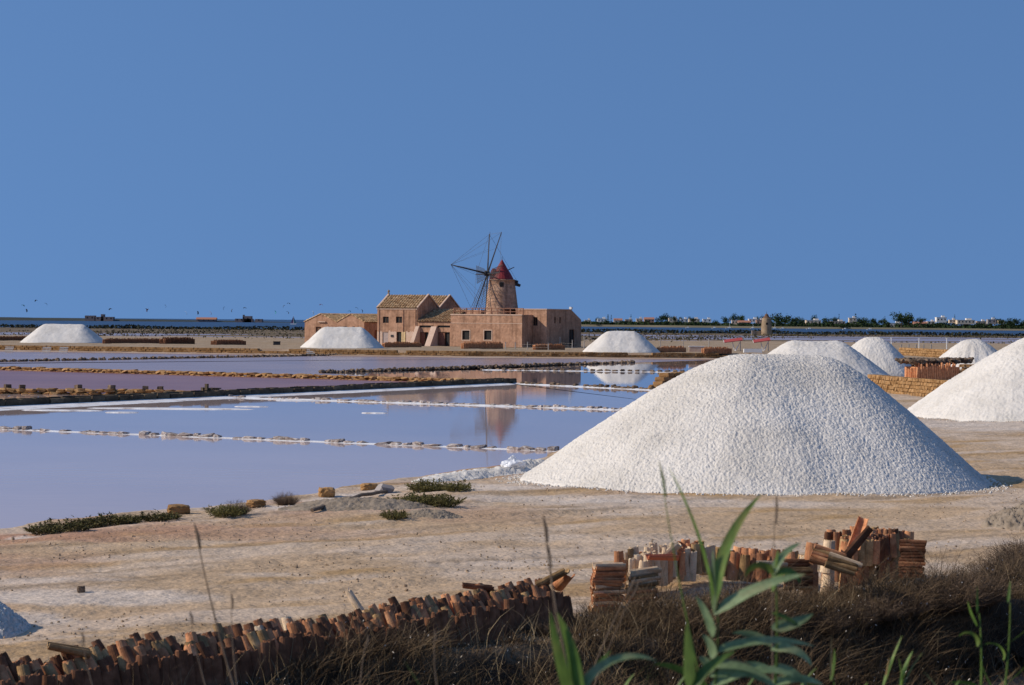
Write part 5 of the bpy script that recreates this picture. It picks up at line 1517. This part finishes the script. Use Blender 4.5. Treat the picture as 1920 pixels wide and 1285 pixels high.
loose(1475, 1054, .92, (math.radians(88), 0, math.radians(-85)), 'tile_c', 'pale tile lying flat on the row behind the reeds', 1.0)
# right group
a = P(1598, 1060, .62); b = P(1716, 1050, .62)
upright_row('dense bank of upright dark tiles at the right', (a.x, a.y), (b.x, b.y), .22, 5, (('tile_d', 4), ('tile_a', 4), ('tile_b', 2)), .15, tiers=2, hv=.06)
# columns of nested upright tiles carrying slabs
for i, (px, py, zt) in enumerate(((1519, 1130, .95), (1551, 1120, .9), (1584, 1118, .88))):
    p = P(px, py, .28); r = empty('tile_column', (p.x, p.y, .25)); tag(r, ('left of three upright tile columns under the leaning slabs, broken', 'middle of three upright tile columns under the leaning slabs', 'right of three upright tile columns under the leaning slabs')[i], 'tile column')
    for tr in range(2):
        for k in range(2):
            put_tile(r, ('tile_a', 'tile_c', 'tile_a')[i] if k == 0 else 'tile_b', (rnd.uniform(-.01, .01), .06 * k, tr * .42), (rnd.uniform(-.04, .04), .06, math.radians(-20) + rnd.uniform(-.2, .2)), 1.12)
for i, (px, py, z, n) in enumerate(((1548, 1052, 1.02, 5), (1578, 1062, .98, 4))):
    flat_stack(('slanting pile of flat tiles resting on the tile columns, left', 'slanting pile of lichen-covered flat tiles resting on the columns, right')[i], px, py, z, n, math.radians(-10), (('tile_a', 3), ('tile_b', 2)) if i == 0 else (('tile_b', 4), ('tile_c', 2)), (0, 0), .0, 1.05, .05)
    for o in COL.objects:
        pass
for o in [o for o in COL.objects if o.get('category') == 'tile stack' and 'slanting' in str(o.get('label', ''))]:
    o.rotation_euler = (0, math.radians(17), 0)
loose(1583, 1040, 1.05, (math.radians(38), .25, math.radians(70)), 'tile_d', 'big dark tile propped up at the peak of the right tile group', 1.25)
loose(1600, 1028, 1.12, (math.radians(20), -.2, math.radians(150)), 'tile_a', 'terracotta tile standing at the peak of the right tile group', 1.05)
flat_stack('small pile of flat dark tiles at the left of the tile columns', 1498, 1098, .55, 9, math.radians(-5), (('tile_b', 3), ('tile_d', 2)), (0, 0), 0, .9, .05)
flat_stack('flat dark tiles at the right end of the upright bank', 1712, 1075, .5, 12, math.radians(-12), (('tile_d', 3), ('tile_a', 1)), (0, 0), 0, .9, .05)

# ------------------------------------------------------------------ shore stones, bag, beam
def shore_stone(px, py, s, label, m='ochre', rz=0.3, z=.3):
    p = PG(px, py); g = p.z
    bm = bmesh.new(); bmesh.ops.create_icosphere(bm, subdivisions=3, radius=.5)
    r = random.Random(px)
    for v in bm.verts:
        c = v.co.copy()
        k = max(abs(c.x), abs(c.y), abs(c.z)); c = c * (.25 + .75 * .5 / k * .85) if k else c
        c += Vector((r.uniform(-1, 1), r.uniform(-1, 1), r.uniform(-1, 1))) * .045
        v.co = c
    me = bpy.data.meshes.new('shore_stone'); bm.to_mesh(me); bm.free()
    o = link('shore_stone', me, M[m], None, (p.x, p.y, g + s[2] * .38), (0, 0, rz), s)
    return tag(o, label, 'stone')
shore_stone(335, 964, (.55, .4, .26), 'yellow squared stone on the bank beside the green shrubs')
shore_stone(612, 932, (.45, .4, .3), 'brown-topped ochre stone on the bank above the beam')
shore_stone(692, 919, (.5, .4, .22), 'low flat ochre stone on the bank near the beam end')
shore_stone(480, 951, (.5, .35, .2), 'low orange stone between the two bank bushes', rz=.8)
shore_stone(895, 886, (.7, .2, .12), 'thin orange plank-like stone at the salt bank', rz=-.2)
shore_stone(152, 1112, (.14, .12, .12), 'small grey lump on the white salt patch', 'darkstone')
# white plastic bag
p = P(962, 880, .3)
bm = bmesh.new(); bmesh.ops.create_icosphere(bm, subdivisions=4, radius=.5)
for v in bm.verts:
    c = v.co
    n = float(fbm(np.array([c.x * 5 + 3]), np.array([c.y * 5 + c.z * 4]), 3, 95)[0]) - .5
    v.co = c * (1 + n * .7)
    if v.co.z > .28: v.co.x *= .5; v.co.y *= .5; v.co.z *= 1.2
    v.co.z = max(v.co.z, -.3)
me = bpy.data.meshes.new('plastic_bag'); bm.to_mesh(me); bm.free()
tag(link('plastic_bag', me, M['plastic'], None, (p.x, p.y, .42), (0, 0, .4), (.75, .5, .42)), 'crumpled white plastic bag on the bank left of the largest heap', 'bag')
# weathered beam with a stone at its end
pa = PG(585, 962); pb = PG(722, 926)
r = empty('wooden_beam', (pa.x, pa.y, 0)); tag(r, 'long weathered wooden beam lying on the bank', 'beam')
dv = pb - pa
mb = MB(); N = 9
pts = [Vector((dv.x * t / N + .05 * math.sin(t * .9), dv.y * t / N, gz(pa.x + dv.x * t / N, pa.y + dv.y * t / N) + .06 + .03 * math.sin(t / N * 3.1))) for t in range(N + 1)]
mb.path(pts, [.045] * (N + 1), 6); mb.build('log', M['stalk'], r)
q = Vector((pb.x - pa.x, pb.y - pa.y, gz(pb.x, pb.y) + .1))
link('lashed_rag', RUB[2], M['h_grey'], r, q, (0, .2, .4), (.4, .32, .26))
# excavated lip of the drain hole near the green bushes
p = P(640, 956, .3)
salt_heap('spoil_bank', 'low gravelly spoil bank between beam and green bushes', p.x + .5, p.y + .4, .26, 1.7, .9, .22, .3, .4, res=110, amp=.035, wl=.15, seed=33, mt='mud2' if 'mud2' in M else 'mud', cat='earth heap')
p = P(790, 968, .3)
salt_heap('spoil_bank', 'small earth mound in front of the nearer green bush', p.x + .2, p.y, .26, .75, .55, .2, .1, .4, res=80, amp=.035, wl=.15, seed=35, mt='mud', cat='earth heap')

# ------------------------------------------------------------------ grass, shrubs, reeds
def ribbons(base, dirv, L, w, droop, segs=3, seed=0):
    """thin bending blades; arrays of n"""
    r = np.random.default_rng(seed); n = len(base)
    side = np.cross(dirv, r.normal(size=(n, 3))); side /= np.linalg.norm(side, axis=1)[:, None] + 1e-9
    hor = np.stack([dirv[:, 0], dirv[:, 1], np.zeros(n)], 1); hor += r.normal(size=(n, 3)) * .25; hor[:, 2] = 0
    hor /= np.linalg.norm(hor, axis=1)[:, None] + 1e-9
    V = []
    for k in range(segs + 1):
        t = k / segs
        p = base + dirv * (L * t)[:, None] + hor * (droop * L * t * t)[:, None]
        p[:, 2] -= (droop * L * t * t * .55)
        ww = (w * (1 - t * .85))[:, None]
        V += [p - side * ww, p + side * ww]
    V = np.stack(V, 1)          # n, 2(segs+1), 3
    m = 2 * (segs + 1); idx = np.arange(n)[:, None] * m
    q = np.concatenate([np.stack([idx[:, 0] + 2 * k, idx[:, 0] + 2 * k + 1, idx[:, 0] + 2 * k + 3, idx[:, 0] + 2 * k + 2], 1) for k in range(segs)])
    return V.reshape(-1, 3), q, V[:, -1, :]

def up_dirs(n, r, spread=.35, lean=(0, 0)):
    d = np.stack([r.normal(size=n) * spread + lean[0], r.normal(size=n) * spread + lean[1], np.ones(n)], 1)
    return d / np.linalg.norm(d, axis=1)[:, None]

# dry grass on the lip of the ditch: one mass
r = np.random.default_rng(101)
N = 120000
ex = r.uniform(0, 1, N)
EP = np.array(EDGE[1:10]); sl = np.linalg.norm(np.diff(EP, axis=0), axis=1); cum = np.concatenate([[0], np.cumsum(sl)])
s = ex * cum[-1]; i = np.clip(np.searchsorted(cum, s) - 1, 0, len(sl) - 1); t = (s - cum[i]) / sl[i]
pc = EP[i] + (EP[i + 1] - EP[i]) * t[:, None]; tn = (EP[i + 1] - EP[i]) / sl[i][:, None]; nn = np.stack([-tn[:, 1], tn[:, 0]], 1)
off = r.uniform(-2.4, 1.6, N)
pos = pc + nn * off[:, None]
# keep clear of the tile row: only up to its foot
rel = pos - np.array([rowa.x, rowa.y]); alongr = rel @ np.array([rd.x, rd.y]); acr = rel @ np.array([rn.x, rn.y])
ok = ~((alongr > -1) & (alongr < RL + .2) & (acr < .12)) & ~((pos[:, 0] > .9) & (pos[:, 0] < 6.5) & (pos[:, 1] > 32.0 + (pos[:, 0] - 1) * .35)) & (fbm(pos[:, 0] * .7, pos[:, 1] * .7, 3, 103) > .36 - .2 * sstep(.6, 1.0, pos[:, 0]))
ok &= ~((pos[:, 0] > 6.2) & (off > 1.1 + .8 * fbm(pos[:, 0], pos[:, 1], 2, 104)))
pos = pos[ok]; n = len(pos)
base = np.concatenate([pos, ground_z(pos[:, 0], pos[:, 1])[:, None] - .02], 1)
tuft = .3 + 1.9 * np.clip((fbm(pos[:, 0] * 1.5, pos[:, 1] * 1.5, 3, 105) - .32) * 2.2, 0, 1) * r.uniform(.5, 1.15, n)
L = r.uniform(.22, .5, n) * tuft * (1 + .35 * sstep(.5, 2.0, pos[:, 0]))
v, q, tips_ = ribbons(base, up_dirs(n, r, .4, (.08, -.1)), L, r.uniform(.003, .006, n), r.uniform(.15, .7, n), 3, 7)
M['straw'] = mat('pale_straw', [(0.2, 0.145, 0.08), (0.38, 0.29, 0.17)], scale=2.0, rough=0.9, spec=0.15)
tag(link('dry_grass', np_mesh('dry_grass', v, q), M['drygrass']), 'tangled brown dry grass along the ditch below the tiles', 'grass', kind='stuff')
pick_ = (r.random(n) < .07) & (fbm(pos[:, 0] * .9 + 4, pos[:, 1] * .9, 3, 109) > .45); b3 = base[pick_]; k3 = len(b3)
v3, q3, _ = ribbons(b3, up_dirs(k3, r, .28), r.uniform(.35, .75, k3), r.uniform(.003, .0055, k3), r.uniform(.05, .5, k3), 3, 27)
tag(link('pale_straw', np_mesh('pale_straw', v3, q3), M['straw']), 'pale straw stems sticking out of the brown grass below the tiles', 'grass', kind='stuff')
# a second thicket right at the feet of the centre stacks and columns
m2 = 34000
p2 = np.stack([r.uniform(.9, 7.4, m2), r.uniform(28.8, 34.2, m2)], 1)
lim = 30.75 + (p2[:, 0] - 1.0) * .60 + .7 * sstep(2.1, 2.5, p2[:, 0]) * (1 - sstep(4.0, 4.6, p2[:, 0])) - np.where((p2[:, 0] > 1.0) & (p2[:, 0] < 2.2), .35, 0)
p2 = p2[(p2[:, 1] < lim) & (p2[:, 1] > lim - 2.6) & (fbm(p2[:, 0] * 1.6, p2[:, 1] * 1.6, 3, 107) > .36)]; m2 = len(p2)
b2 = np.concatenate([p2, ground_z(p2[:, 0], p2[:, 1])[:, None] - .02], 1)
v2, q2, tp2 = ribbons(b2, up_dirs(m2, r, .4), r.uniform(.2, .5, m2) * (.5 + 1.0 * fbm(p2[:, 0] * 1.3, p2[:, 1] * 1.3, 3, 108)), r.uniform(.003, .006, m2), r.uniform(0, .5, m2), 3, 17)
tag(link('dry_grass', np_mesh('dry_grass', v2, q2), M['drygrass']), 'dry brown grass thicket at the feet of the centre tile stacks', 'grass', kind='stuff')
sel = r.random(n) < .03
tp = tips_[sel]; k = len(tp)
d1 = up_dirs(k, r, .9); d2 = np.cross(d1, r.normal(size=(k, 3))); d2 /= np.linalg.norm(d2, axis=1)[:, None]
sz = r.uniform(.013, .024, (k, 1))
v = np.stack([tp - d1 * sz, tp + d2 * sz * .35, tp + d1 * sz, tp - d2 * sz * .35], 1).reshape(-1, 3)
tag(link('seed_heads', np_mesh('seed_heads', v, np.arange(k * 4).reshape(-1, 4)), M['seed']), 'pale seed heads sprinkled through the dry grass', 'seed heads', kind='stuff')

# rank growth on the floor of the ditch
r = np.random.default_rng(401)
n = 16000
pos = np.stack([r.uniform(-4, 14, n), r.uniform(18, 34, n)], 1)
e = poly_sd(pos[:, 0], pos[:, 1], DITCH)
pos = pos[(e > .5) & (e < 7) & (fbm(pos[:, 0] * .8, pos[:, 1] * .8, 3, 403) > .42)]; n = len(pos)
base = np.concatenate([pos, ground_z(pos[:, 0], pos[:, 1])[:, None] - .02], 1)
v, q, _ = ribbons(base, up_dirs(n, r, .3), r.uniform(.25, .7, n), r.uniform(.004, .009, n), r.uniform(.1, .6, n), 3, 9)
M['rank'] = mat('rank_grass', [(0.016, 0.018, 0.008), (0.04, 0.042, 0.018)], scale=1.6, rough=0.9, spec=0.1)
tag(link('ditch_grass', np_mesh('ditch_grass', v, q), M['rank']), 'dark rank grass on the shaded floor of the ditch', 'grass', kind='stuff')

# bushes
def bush_mesh(name, n, R, H, seed, leafy=0):
    r = np.random.default_rng(seed)
    a = r.random(n) * 6.283; rad = np.sqrt(r.random(n)) * R * .55
    base = np.stack([np.cos(a) * rad, np.sin(a) * rad, np.zeros(n) - .03], 1)
    d = np.stack([np.cos(a) * rad / R * 1.3 + r.normal(size=n) * .5, np.sin(a) * rad / R * 1.3 + r.normal(size=n) * .5, np.ones(n) * .9], 1); d /= np.linalg.norm(d, axis=1)[:, None]
    L = H * r.uniform(.5, 1.1, n)
    v, q, tp = ribbons(base, d, L, np.full(n, .006), r.uniform(-.15, .25, n), 3, seed)
    # side twigs and leaves
    m = n * (6 if leafy else 3)
    i = r.integers(0, n, m); t = r.uniform(.35, 1, m)
    b2 = base[i] + d[i] * (L[i] * t)[:, None]
    d2 = d[i] + r.normal(size=(m, 3)) * .7; d2 /= np.linalg.norm(d2, axis=1)[:, None]
    v2, q2, _ = ribbons(b2, d2, H * r.uniform(.10, .26, m), np.full(m, .016 if leafy else .004), r.uniform(0, .4, m), 2, seed + 1)
    return np_mesh(name, np.concatenate([v, v2]), np.concatenate([q, q2 + len(v)]))
GB = [bush_mesh('foliage', 170, .5, .36, 201 + k, 1) for k in range(3)]
DB_ = [bush_mesh('twigs', 700, .55, .6, 211 + k, 0) for k in range(3)]
STEM = MB().path([(0, 0, -.05), (.02, .01, .12), (.0, .03, .25)], [.03, .02, .008], 5).mesh('stem')
def bush(px, py, sc, label, mt='shrub', src=None, z=.3, cat='shrub', grp=None, sxy=None):
    p = PG(px, py); g = p.z
    r = empty('bush', (p.x, p.y, g)); tag(r, label, cat, grp)
    src = src or GB
    s = (sc * (sxy or 1), sc * (sxy or 1), sc * (.95 if src is GB else 1.0))
    link('foliage' if src is GB else 'twigs', src[rnd.randrange(3)], M[mt], r, (0, 0, 0), (0, 0, rnd.uniform(0, 6)), s)
    link('stem', STEM, M['drytwig'], r, (0, 0, 0), None, sc)
    return r
bush(800, 922, 1.0, 'left half of the farther green bush beside the salt bank', sxy=1.25)
bush(858, 921, .85, 'right half of the farther green bush beside the salt bank', sxy=1.1)
bush(775, 950, 1.05, 'left clump of the nearer olive-green bush before the spoil bank', sxy=1.15)
bush(828, 950, 1.0, 'right clump of the nearer olive-green bush, round and bright', sxy=1.1)
bush(742, 974, .7, 'low green clump at the foot of the nearer bush')
for i, (px, py, sc) in enumerate(((85, 1000, .8), (125, 996, .95), (165, 990, .8), (205, 985, .95), (240, 982, .7), (290, 977, .75), (318, 973, .55))):
    bush(px, py, sc * .85, f'dark green shore shrub on the left bank, {ORD[i]} from the left', grp='shrubs on the left bank', sxy=1.3, mt='weed')
bush(425, 968, .85, 'sprawling green bush alone on the bank right of the yellow stone', sxy=1.1)
bush(445, 965, .55, 'brown twiggy bush touching the lone green bush', 'drytwig', DB_)
bush(536, 947, .55, 'bare dead bush standing by the water edge', 'drytwig', DB_)
for i, (px, py, sc) in enumerate(((1905, 1085, 1.4), (1870, 1105, 1.3), (1830, 1125, 1.2), (1790, 1135, 1.3), (1745, 1140, 1.2), (1700, 1150, 1.1), (1650, 1160, 1.1), (1600, 1170, 1.05), (1930, 1060, 1.3), (1550, 1182, .95), (1460, 1170, .9), (1370, 1170, .9), (1010, 1185, .7), (1285, 1175, .8))):
    bush(px, py + 6, sc * (.78 if px > 1780 else .6), f'dark dry bush on the ditch lip, {ORD[i]} one counted from the right edge group', 'drytwig', DB_, grp='dry bushes on the ditch lip')
LB = ['dark dry bush at the right edge below the clod heap', 'dark dry bush second from the right edge', 'dark dry bush third from the right edge', 'dark dry bush fourth from the right edge', 'dark dry bush just right of the dense tile bank', 'dark dry bush under the right end of the tile bank', 'dark dry bush under the middle of the dense tile bank', 'dark dry bush in front of the right tile column', 'pale dry bush cut by the right edge, farthest back', 'dark dry bush in front of the left tile column', 'dry bush behind the tall reed leaves, right', 'dry bush behind the tall reed leaves, left', 'dry bush at the right end of the long tile row', 'dry bush right of the two flat tile stacks']
k = 0
for o in COL.objects:
    if o.get('group') == 'dry bushes on the ditch lip': o['label'] = LB[k]; k += 1

# ledge stones in the ditch bank
for i, (px, py, s) in enumerate(((1600, 1200, (1.5, .7, .5)), (1690, 1190, (1.2, .7, .5)), (1780, 1165, (1.3, .7, .5)), (1560, 1240, (1.4, .7, .5)), (1665, 1235, (1.5, .7, .5)), (1775, 1215, (1.6, .7, .55)), (1880, 1180, (1.5, .7, .55)))):
    p = P(px, py, -.1 if i < 3 else -.5)
    o = link('ledge_stone', RUB[i % 6], M['darkstone'], None, (p.x, p.y + .15, -.15 if i < 3 else -.6), (.05, .03, .65), s)
    tag(o, ('dark ledge stone in the upper course of the ditch bank, left', 'dark ledge stone in the upper course of the ditch bank, middle', 'dark ledge stone in the upper course of the ditch bank, right', 'dark lower ledge stone in the ditch, farthest left', 'dark lower ledge stone in the ditch, second from left', 'dark lower ledge stone in the ditch, third from left', 'dark lower ledge stone in the ditch, farthest right')[i], 'stone')

# reeds on the near bank
def leaf_mesh(L, W, bend, twist, seed, fold=.25):
    """long pointed leaf with midrib fold: starts at origin, heads along +x and up, then droops"""
    n = 12; vs = []
    a = 0.0; pos = Vector((0, 0, 0)); ang = bend[0]
    for k in range(n + 1):
        t = k / n
        w = W * .9 * (min(1, t * 5 + .25)) * (1 - t ** 2.2) ** .8 + .0006
        up = Vector((-math.sin(ang), 0, math.cos(ang)))
        tw = twist * (.7 + .3 * t)
        sv = Vector((0, 1, 0)) * math.cos(tw) + up * math.sin(tw)
        un = up * math.cos(tw) - Vector((0, 1, 0)) * math.sin(tw)
        vs += [pos + sv * w + un * w * fold, pos, pos - sv * w + un * w * fold]
        pos = pos + Vector((math.cos(ang), 0, math.sin(ang))) * (L / n)
        ang += (bend[1] - bend[0]) / n
    f = []
    for k in range(n):
        b = k * 3; f += [(b, b + 1, b + 4, b + 3), (b + 1, b + 2, b + 5, b + 4)]
    me = bpy.data.meshes.new('leaf'); me.from_pydata(vs, [], f); me.polygons.foreach_set('use_smooth', [True] * len(f)); me.update()
    return me

def reed(label, base, top, leaves, mstem='reed', r0=.007, grp=None):
    """base, top world points; leaves: (height fraction, heading, length, width, start angle, end angle, twist, material)"""
    base = Vector(base); top = Vector(top)
    r = empty('reed', base); tag(r, label, 'reed', grp)
    d = top - base; N = 8
    pts = [d * (k / N) + Vector((math.sin(k / N * 2.6) * .02, 0, 0)) for k in range(N + 1)]
    g = gz(base.x, base.y) - base.z - .05
    lo = [Vector((0, 0, g))] if g < 0 else []
    MB().path(lo + pts, ([r0 * 1.05] if lo else []) + [r0 * (1 - .65 * k / N) for k in range(N + 1)], 6).build('stem', M[mstem], r)
    for (t, h, L, W, a0, a1, tw, m) in leaves:
        me = leaf_mesh(L, W, (math.radians(a0), math.radians(a1)), math.radians(tw), 1)
        link('leaf', me, M[m], r, d * t, (0, 0, math.radians(h)))
    return r

def near(px, py, D): return PD(px, py, D)
G, PL, DR = 'reed', 'reedpale', 'reeddry'
DN = 7.2
def st1(y): return (1420 - y) / 290.0
def st2(y): return (1420 - y) / 345.0
reed('tall blurred reed in front of the centre tile row, with raised leaves', near(1322, 1420, DN), near(1340, 1130, DN), [
    (.99, 172, .49, .0085, 80, 60, 60, G), (.98, 10, .42, .024, 88, 42, 75, G), (st1(1152), -8, .34, .024, 38, 10, 70, PL), (st1(1150), 175, .22, .012, 86, 92, 70, PL), (st1(1195), 170, .15, .020, 78, 55, 75, PL),
    (st1(1235), 165, .09, .022, 100, 30, 75, PL), (st1(1225), 5, .36, .018, 22, -18, 70, PL), (st1(1250), -10, .22, .016, 12, -40, 70, PL), (st1(1262), 175, .07, .024, 80, 20, 75, PL), (st1(1268), 8, .28, .018, 15, -50, 65, PL), (st1(1240), 12, .26, .010, 5, -55, 60, DR), (st1(1290), 0, .3, .022, 35, -20, 70, PL), (st1(1300), 178, .22, .02, 50, 0, 70, G)])
reed('second blurred reed right of the tall one, drooping leaves', near(1442, 1420, DN + .4), near(1449, 1075, DN + .4), [
    (.99, 6, .16, .017, 74, 18, 75, PL), (.99, 175, .13, .020, 62, -85, 70, G), (.97, 0, .13, .018, 55, -88, 70, G), (.9, 182, .15, .013, 95, 100, 60, G), (st2(1178), 5, .16, .026, 8, 32, 78, PL), (st2(1150), 0, .12, .010, -12, -45, 60, G),
    (st2(1212), 172, .15, .020, 40, -10, 75, PL), (st2(1218), 0, .17, .020, 15, -65, 70, PL), (st2(1255), 0, .15, .022, 5, -60, 75, PL), (st2(1262), 175, .16, .022, 30, -30, 75, PL), (st2(1285), 5, .2, .02, 25, -30, 70, PL)])
reed('blurred reed leaves rising at the bottom left of the tall reed', near(1290, 1400, DN - .6), near(1290, 1290, DN - .6), [(1, 175, .2, .024, 92, 84, 75, G), (.9, 5, .2, .02, 60, 20, 70, G)])
reed('reed tuft at the bottom centre with broad bright leaves', near(1078, 1420, DN - .8), near(1080, 1330, DN - .8), [(1, 175, .30, .028, 92, 62, 75, G), (.95, 10, .34, .018, 82, -30, 60, PL), (.9, 185, .32, .024, 70, 82, 70, G), (.9, 20, .22, .014, 75, 40, 60, G)])
reed('single short reed blade at the bottom left of centre', near(800, 1330, DN), near(790, 1290, DN), [(1, 185, .11, .008, 55, 62, 0, G)])
reed('green reed with yellow blade at the lower right', near(1832, 1400, 9.5), near(1832, 1150, 9.5), [(1, 100, .12, .006, 92, 85, 10, G), (.9, 170, .12, .012, 60, 80, 40, G), (.75, 175, .13, .016, 100, -60, 50, G), (.45, 170, .12, .013, 20, -10, 60, G), (.42, 0, .14, .014, -20, -55, -40, G), (.3, 20, .28, .015, 35, 40, -20, DR), (.3, 160, .14, .012, 160, 150, 40, G)])
reed('thin reed at the right edge with narrow leaves', near(1868, 1400, 9.5), near(1890, 1130, 9.5), [(1, 60, .10, .007, 70, 75, 10, G), (.7, 10, .22, .008, 30, 45, -30, G), (.6, 170, .14, .012, 100, -40, 40, G), (.4, 0, .25, .009, 40, 50, -30, G), (.3, 175, .2, .009, 60, 70, 30, G)])
reed('short green reed fan below the ditch ledge', near(1650, 1400, 9.2), near(1655, 1290, 9.2), [(1, 20, .24, .010, 70, 64, 10, G), (.9, 30, .16, .006, 75, 80, 0, DR)])
reed('small green reed pair right of the ditch fan', near(1690, 1400, 9.2), near(1688, 1290, 9.2), [(1, 15, .17, .014, 80, 58, 15, G), (.95, 160, .15, .010, 95, 75, 20, G), (.9, 10, .2, .007, 70, 50, 10, G)])
reed('small leafy reed left of the ditch fan', near(1556, 1400, 9.2), near(1558, 1270, 9.2), [(1, 90, .18, .004, 88, 92, 0, DR), (.95, 0, .14, .014, 75, 95, 30, G), (.8, 175, .14, .012, 20, 5, 40, G)])
for i, (px, D) in enumerate(((1770, 9.0), (1905, 9.0), (1480, 8.8), (1380, 8.6), (1250, 8.6), (1600, 8.8), (1150, 8.8))):
    reed(('low reed clump at the bottom, between ditch pair and yellow blade', 'low reed clump in the bottom right corner', 'low reed clump under the second blurred reed', 'low reed clump under the tall blurred reed', 'low reed clump left of the tall blurred reed', 'low reed clump under the ditch fan', 'low reed clump right of the bottom centre tuft')[i], near(px, 1420, D), near(px + 6, 1330, D), [(1, rnd.uniform(0, 40), rnd.uniform(.12, .22), .010, 75, 40, 15, G), (.95, 170, rnd.uniform(.1, .2), .009, 75, 40, 15, PL), (.9, 10, .12, .008, 40, -10, -20, DR if i % 2 else G)])
# dry stalks
SS = [(364, 980, 455, 1340, 8.5, 'tallest dry grass stalk at the left, leaning over the bare ground'), (434, 1112, 452, 1330, 9, 'thin dry stalk just right of the tallest left stalk'), (356, 1145, 400, 1330, 9, 'faint thin stalk left of the tallest left stalk'), (153, 1185, 190, 1330, 9, 'short faint dry stalk near the left tile row end'), (1018, 965, 1085, 1340, 8, 'tall dry stalk rising at the end of the long tile row'), (1027, 1020, 1075, 1340, 8.4, 'paler stalk close beside the tall central stalk'), (1236, 865, 1330, 1340, 7.2, 'green-brown arching stalk reaching up over the largest heap'), (1456, 925, 1452, 1340, 8.5, 'faint upright stalk against the foot of the largest heap'), (690, 1190, 675, 1340, 9, 'short pale stalk below the long tile row'), (815, 1180, 828, 1340, 9, 'leaning pale stalk in the dry grass'), (1192, 1080, 1080, 1340, 9.5, 'left of two slanting straws before the flat stacks'), (1200, 1085, 1096, 1340, 9.5, 'right of two slanting straws before the flat stacks')]
for i, (x1, y1, x0, y0, D, lb) in enumerate(SS):
    a = PD(x0, y0, D); b = PD(x1, y1, D)
    r = empty('dry_stalk', a); tag(r, lb, 'stalk')
    d = b - a; N = 8
    pts = [d * (k / N) + Vector((-(k / N) * (1 - k / N) * .05, 0, 0)) for k in range(N + 1)]
    w = .0055 if i in (0, 4) else .0035
    g = gz(a.x, a.y) - a.z - .05
    lo = [Vector((0, 0, g))] if g < 0 else []
    MB().path(lo + pts, ([w] if lo else []) + [w * (1 - .6 * k / N) for k in range(N + 1)], 5).build('stem', M['reed'] if i == 6 else M['stalk'], r)
    MB().path([d * .86, d * .93 + Vector((.004, 0, 0)), d], [.003, w * 1.1, .001], 5).build('seed_spike', M['reed'] if i == 6 else M['stalk'], r)

# pebbles and crumbs of earth on the bare ground: nobody could count them
r = np.random.default_rng(301)
st = []
N = 3000
px = r.uniform(-60, 1980, N); py = 905 + 300 * r.random(N) ** 1.3
for i in range(N):
    p = P(px[i], py[i], .3)
    if poly_sd(np.array([p.x]), np.array([p.y]), LAND)[0] < .5 or poly_sd(np.array([p.x]), np.array([p.y]), DITCH)[0] > -.6: continue
    if fbm(np.array([p.x * .35]), np.array([p.y * .35]), 3, 303)[0] < .47: continue
    s_ = float(r.uniform(.014, .036)) * (1 if r.random() > .03 else 2.0)
    st.append(((p.x, p.y, 0), tuple(r.uniform(0, 3, 3)), (s_ * 1.3, s_, s_ * .8)))
zz = ground_z(np.array([q[0][0] for q in st]), np.array([q[0][1] for q in st]))
st = [((q[0][0], q[0][1], float(z) + q[2][2] * .2), q[1], q[2]) for q, z in zip(st, zz)]
M['pebble'] = mat('pebble', [(0.26, 0.18, 0.11), (0.46, 0.34, 0.23)], scale=1.5, rough=.95)
o = placed(st, RUBA, 'pebbles', M['pebble'], None)
tag(o, 'small pebbles and earth crumbs strewn over the bare foreground', 'pebbles')

# salt crumbs rolled down round the foot of the two nearest heaps
for hp, lb in (('largest grainy', 'white salt crumbs strewn round the foot of the largest heap'), ('cut by the right edge', 'white salt crumbs strewn round the foot of the right edge heap')):
    ho = [o for o in COL.objects if o.get('category') == 'salt heap' and hp in o['label']][0]
    vv = np.empty(len(ho.data.vertices) * 3, np.float32); ho.data.vertices.foreach_get('co', vv); vv = vv.reshape(-1, 3)
    cs, sn = math.cos(ho.rotation_euler.z), math.sin(ho.rotation_euler.z)
    foot = vv[(vv[:, 2] < .06) & (vv[:, 2] > -.1)]
    pk = foot[r.integers(0, len(foot), 1500)]
    k = 1 + np.abs(r.normal(size=1500)) * .045
    X = (pk[:, 0] * cs - pk[:, 1] * sn) * k + ho.location.x; Y = (pk[:, 0] * sn + pk[:, 1] * cs) * k + ho.location.y
    Z = ground_z(X, Y); st = []
    for i in range(1500):
        if Z[i] < .02: continue
        q = float(r.uniform(.015, .05)); st.append(((X[i], Y[i], Z[i] + q * .25), tuple(r.uniform(0, 3, 3)), (q * 1.2, q, q * .8)))
    o = placed(st, RUBA, 'salt_crumbs', M['salt'], None); tag(o, lb, 'salt crumbs')
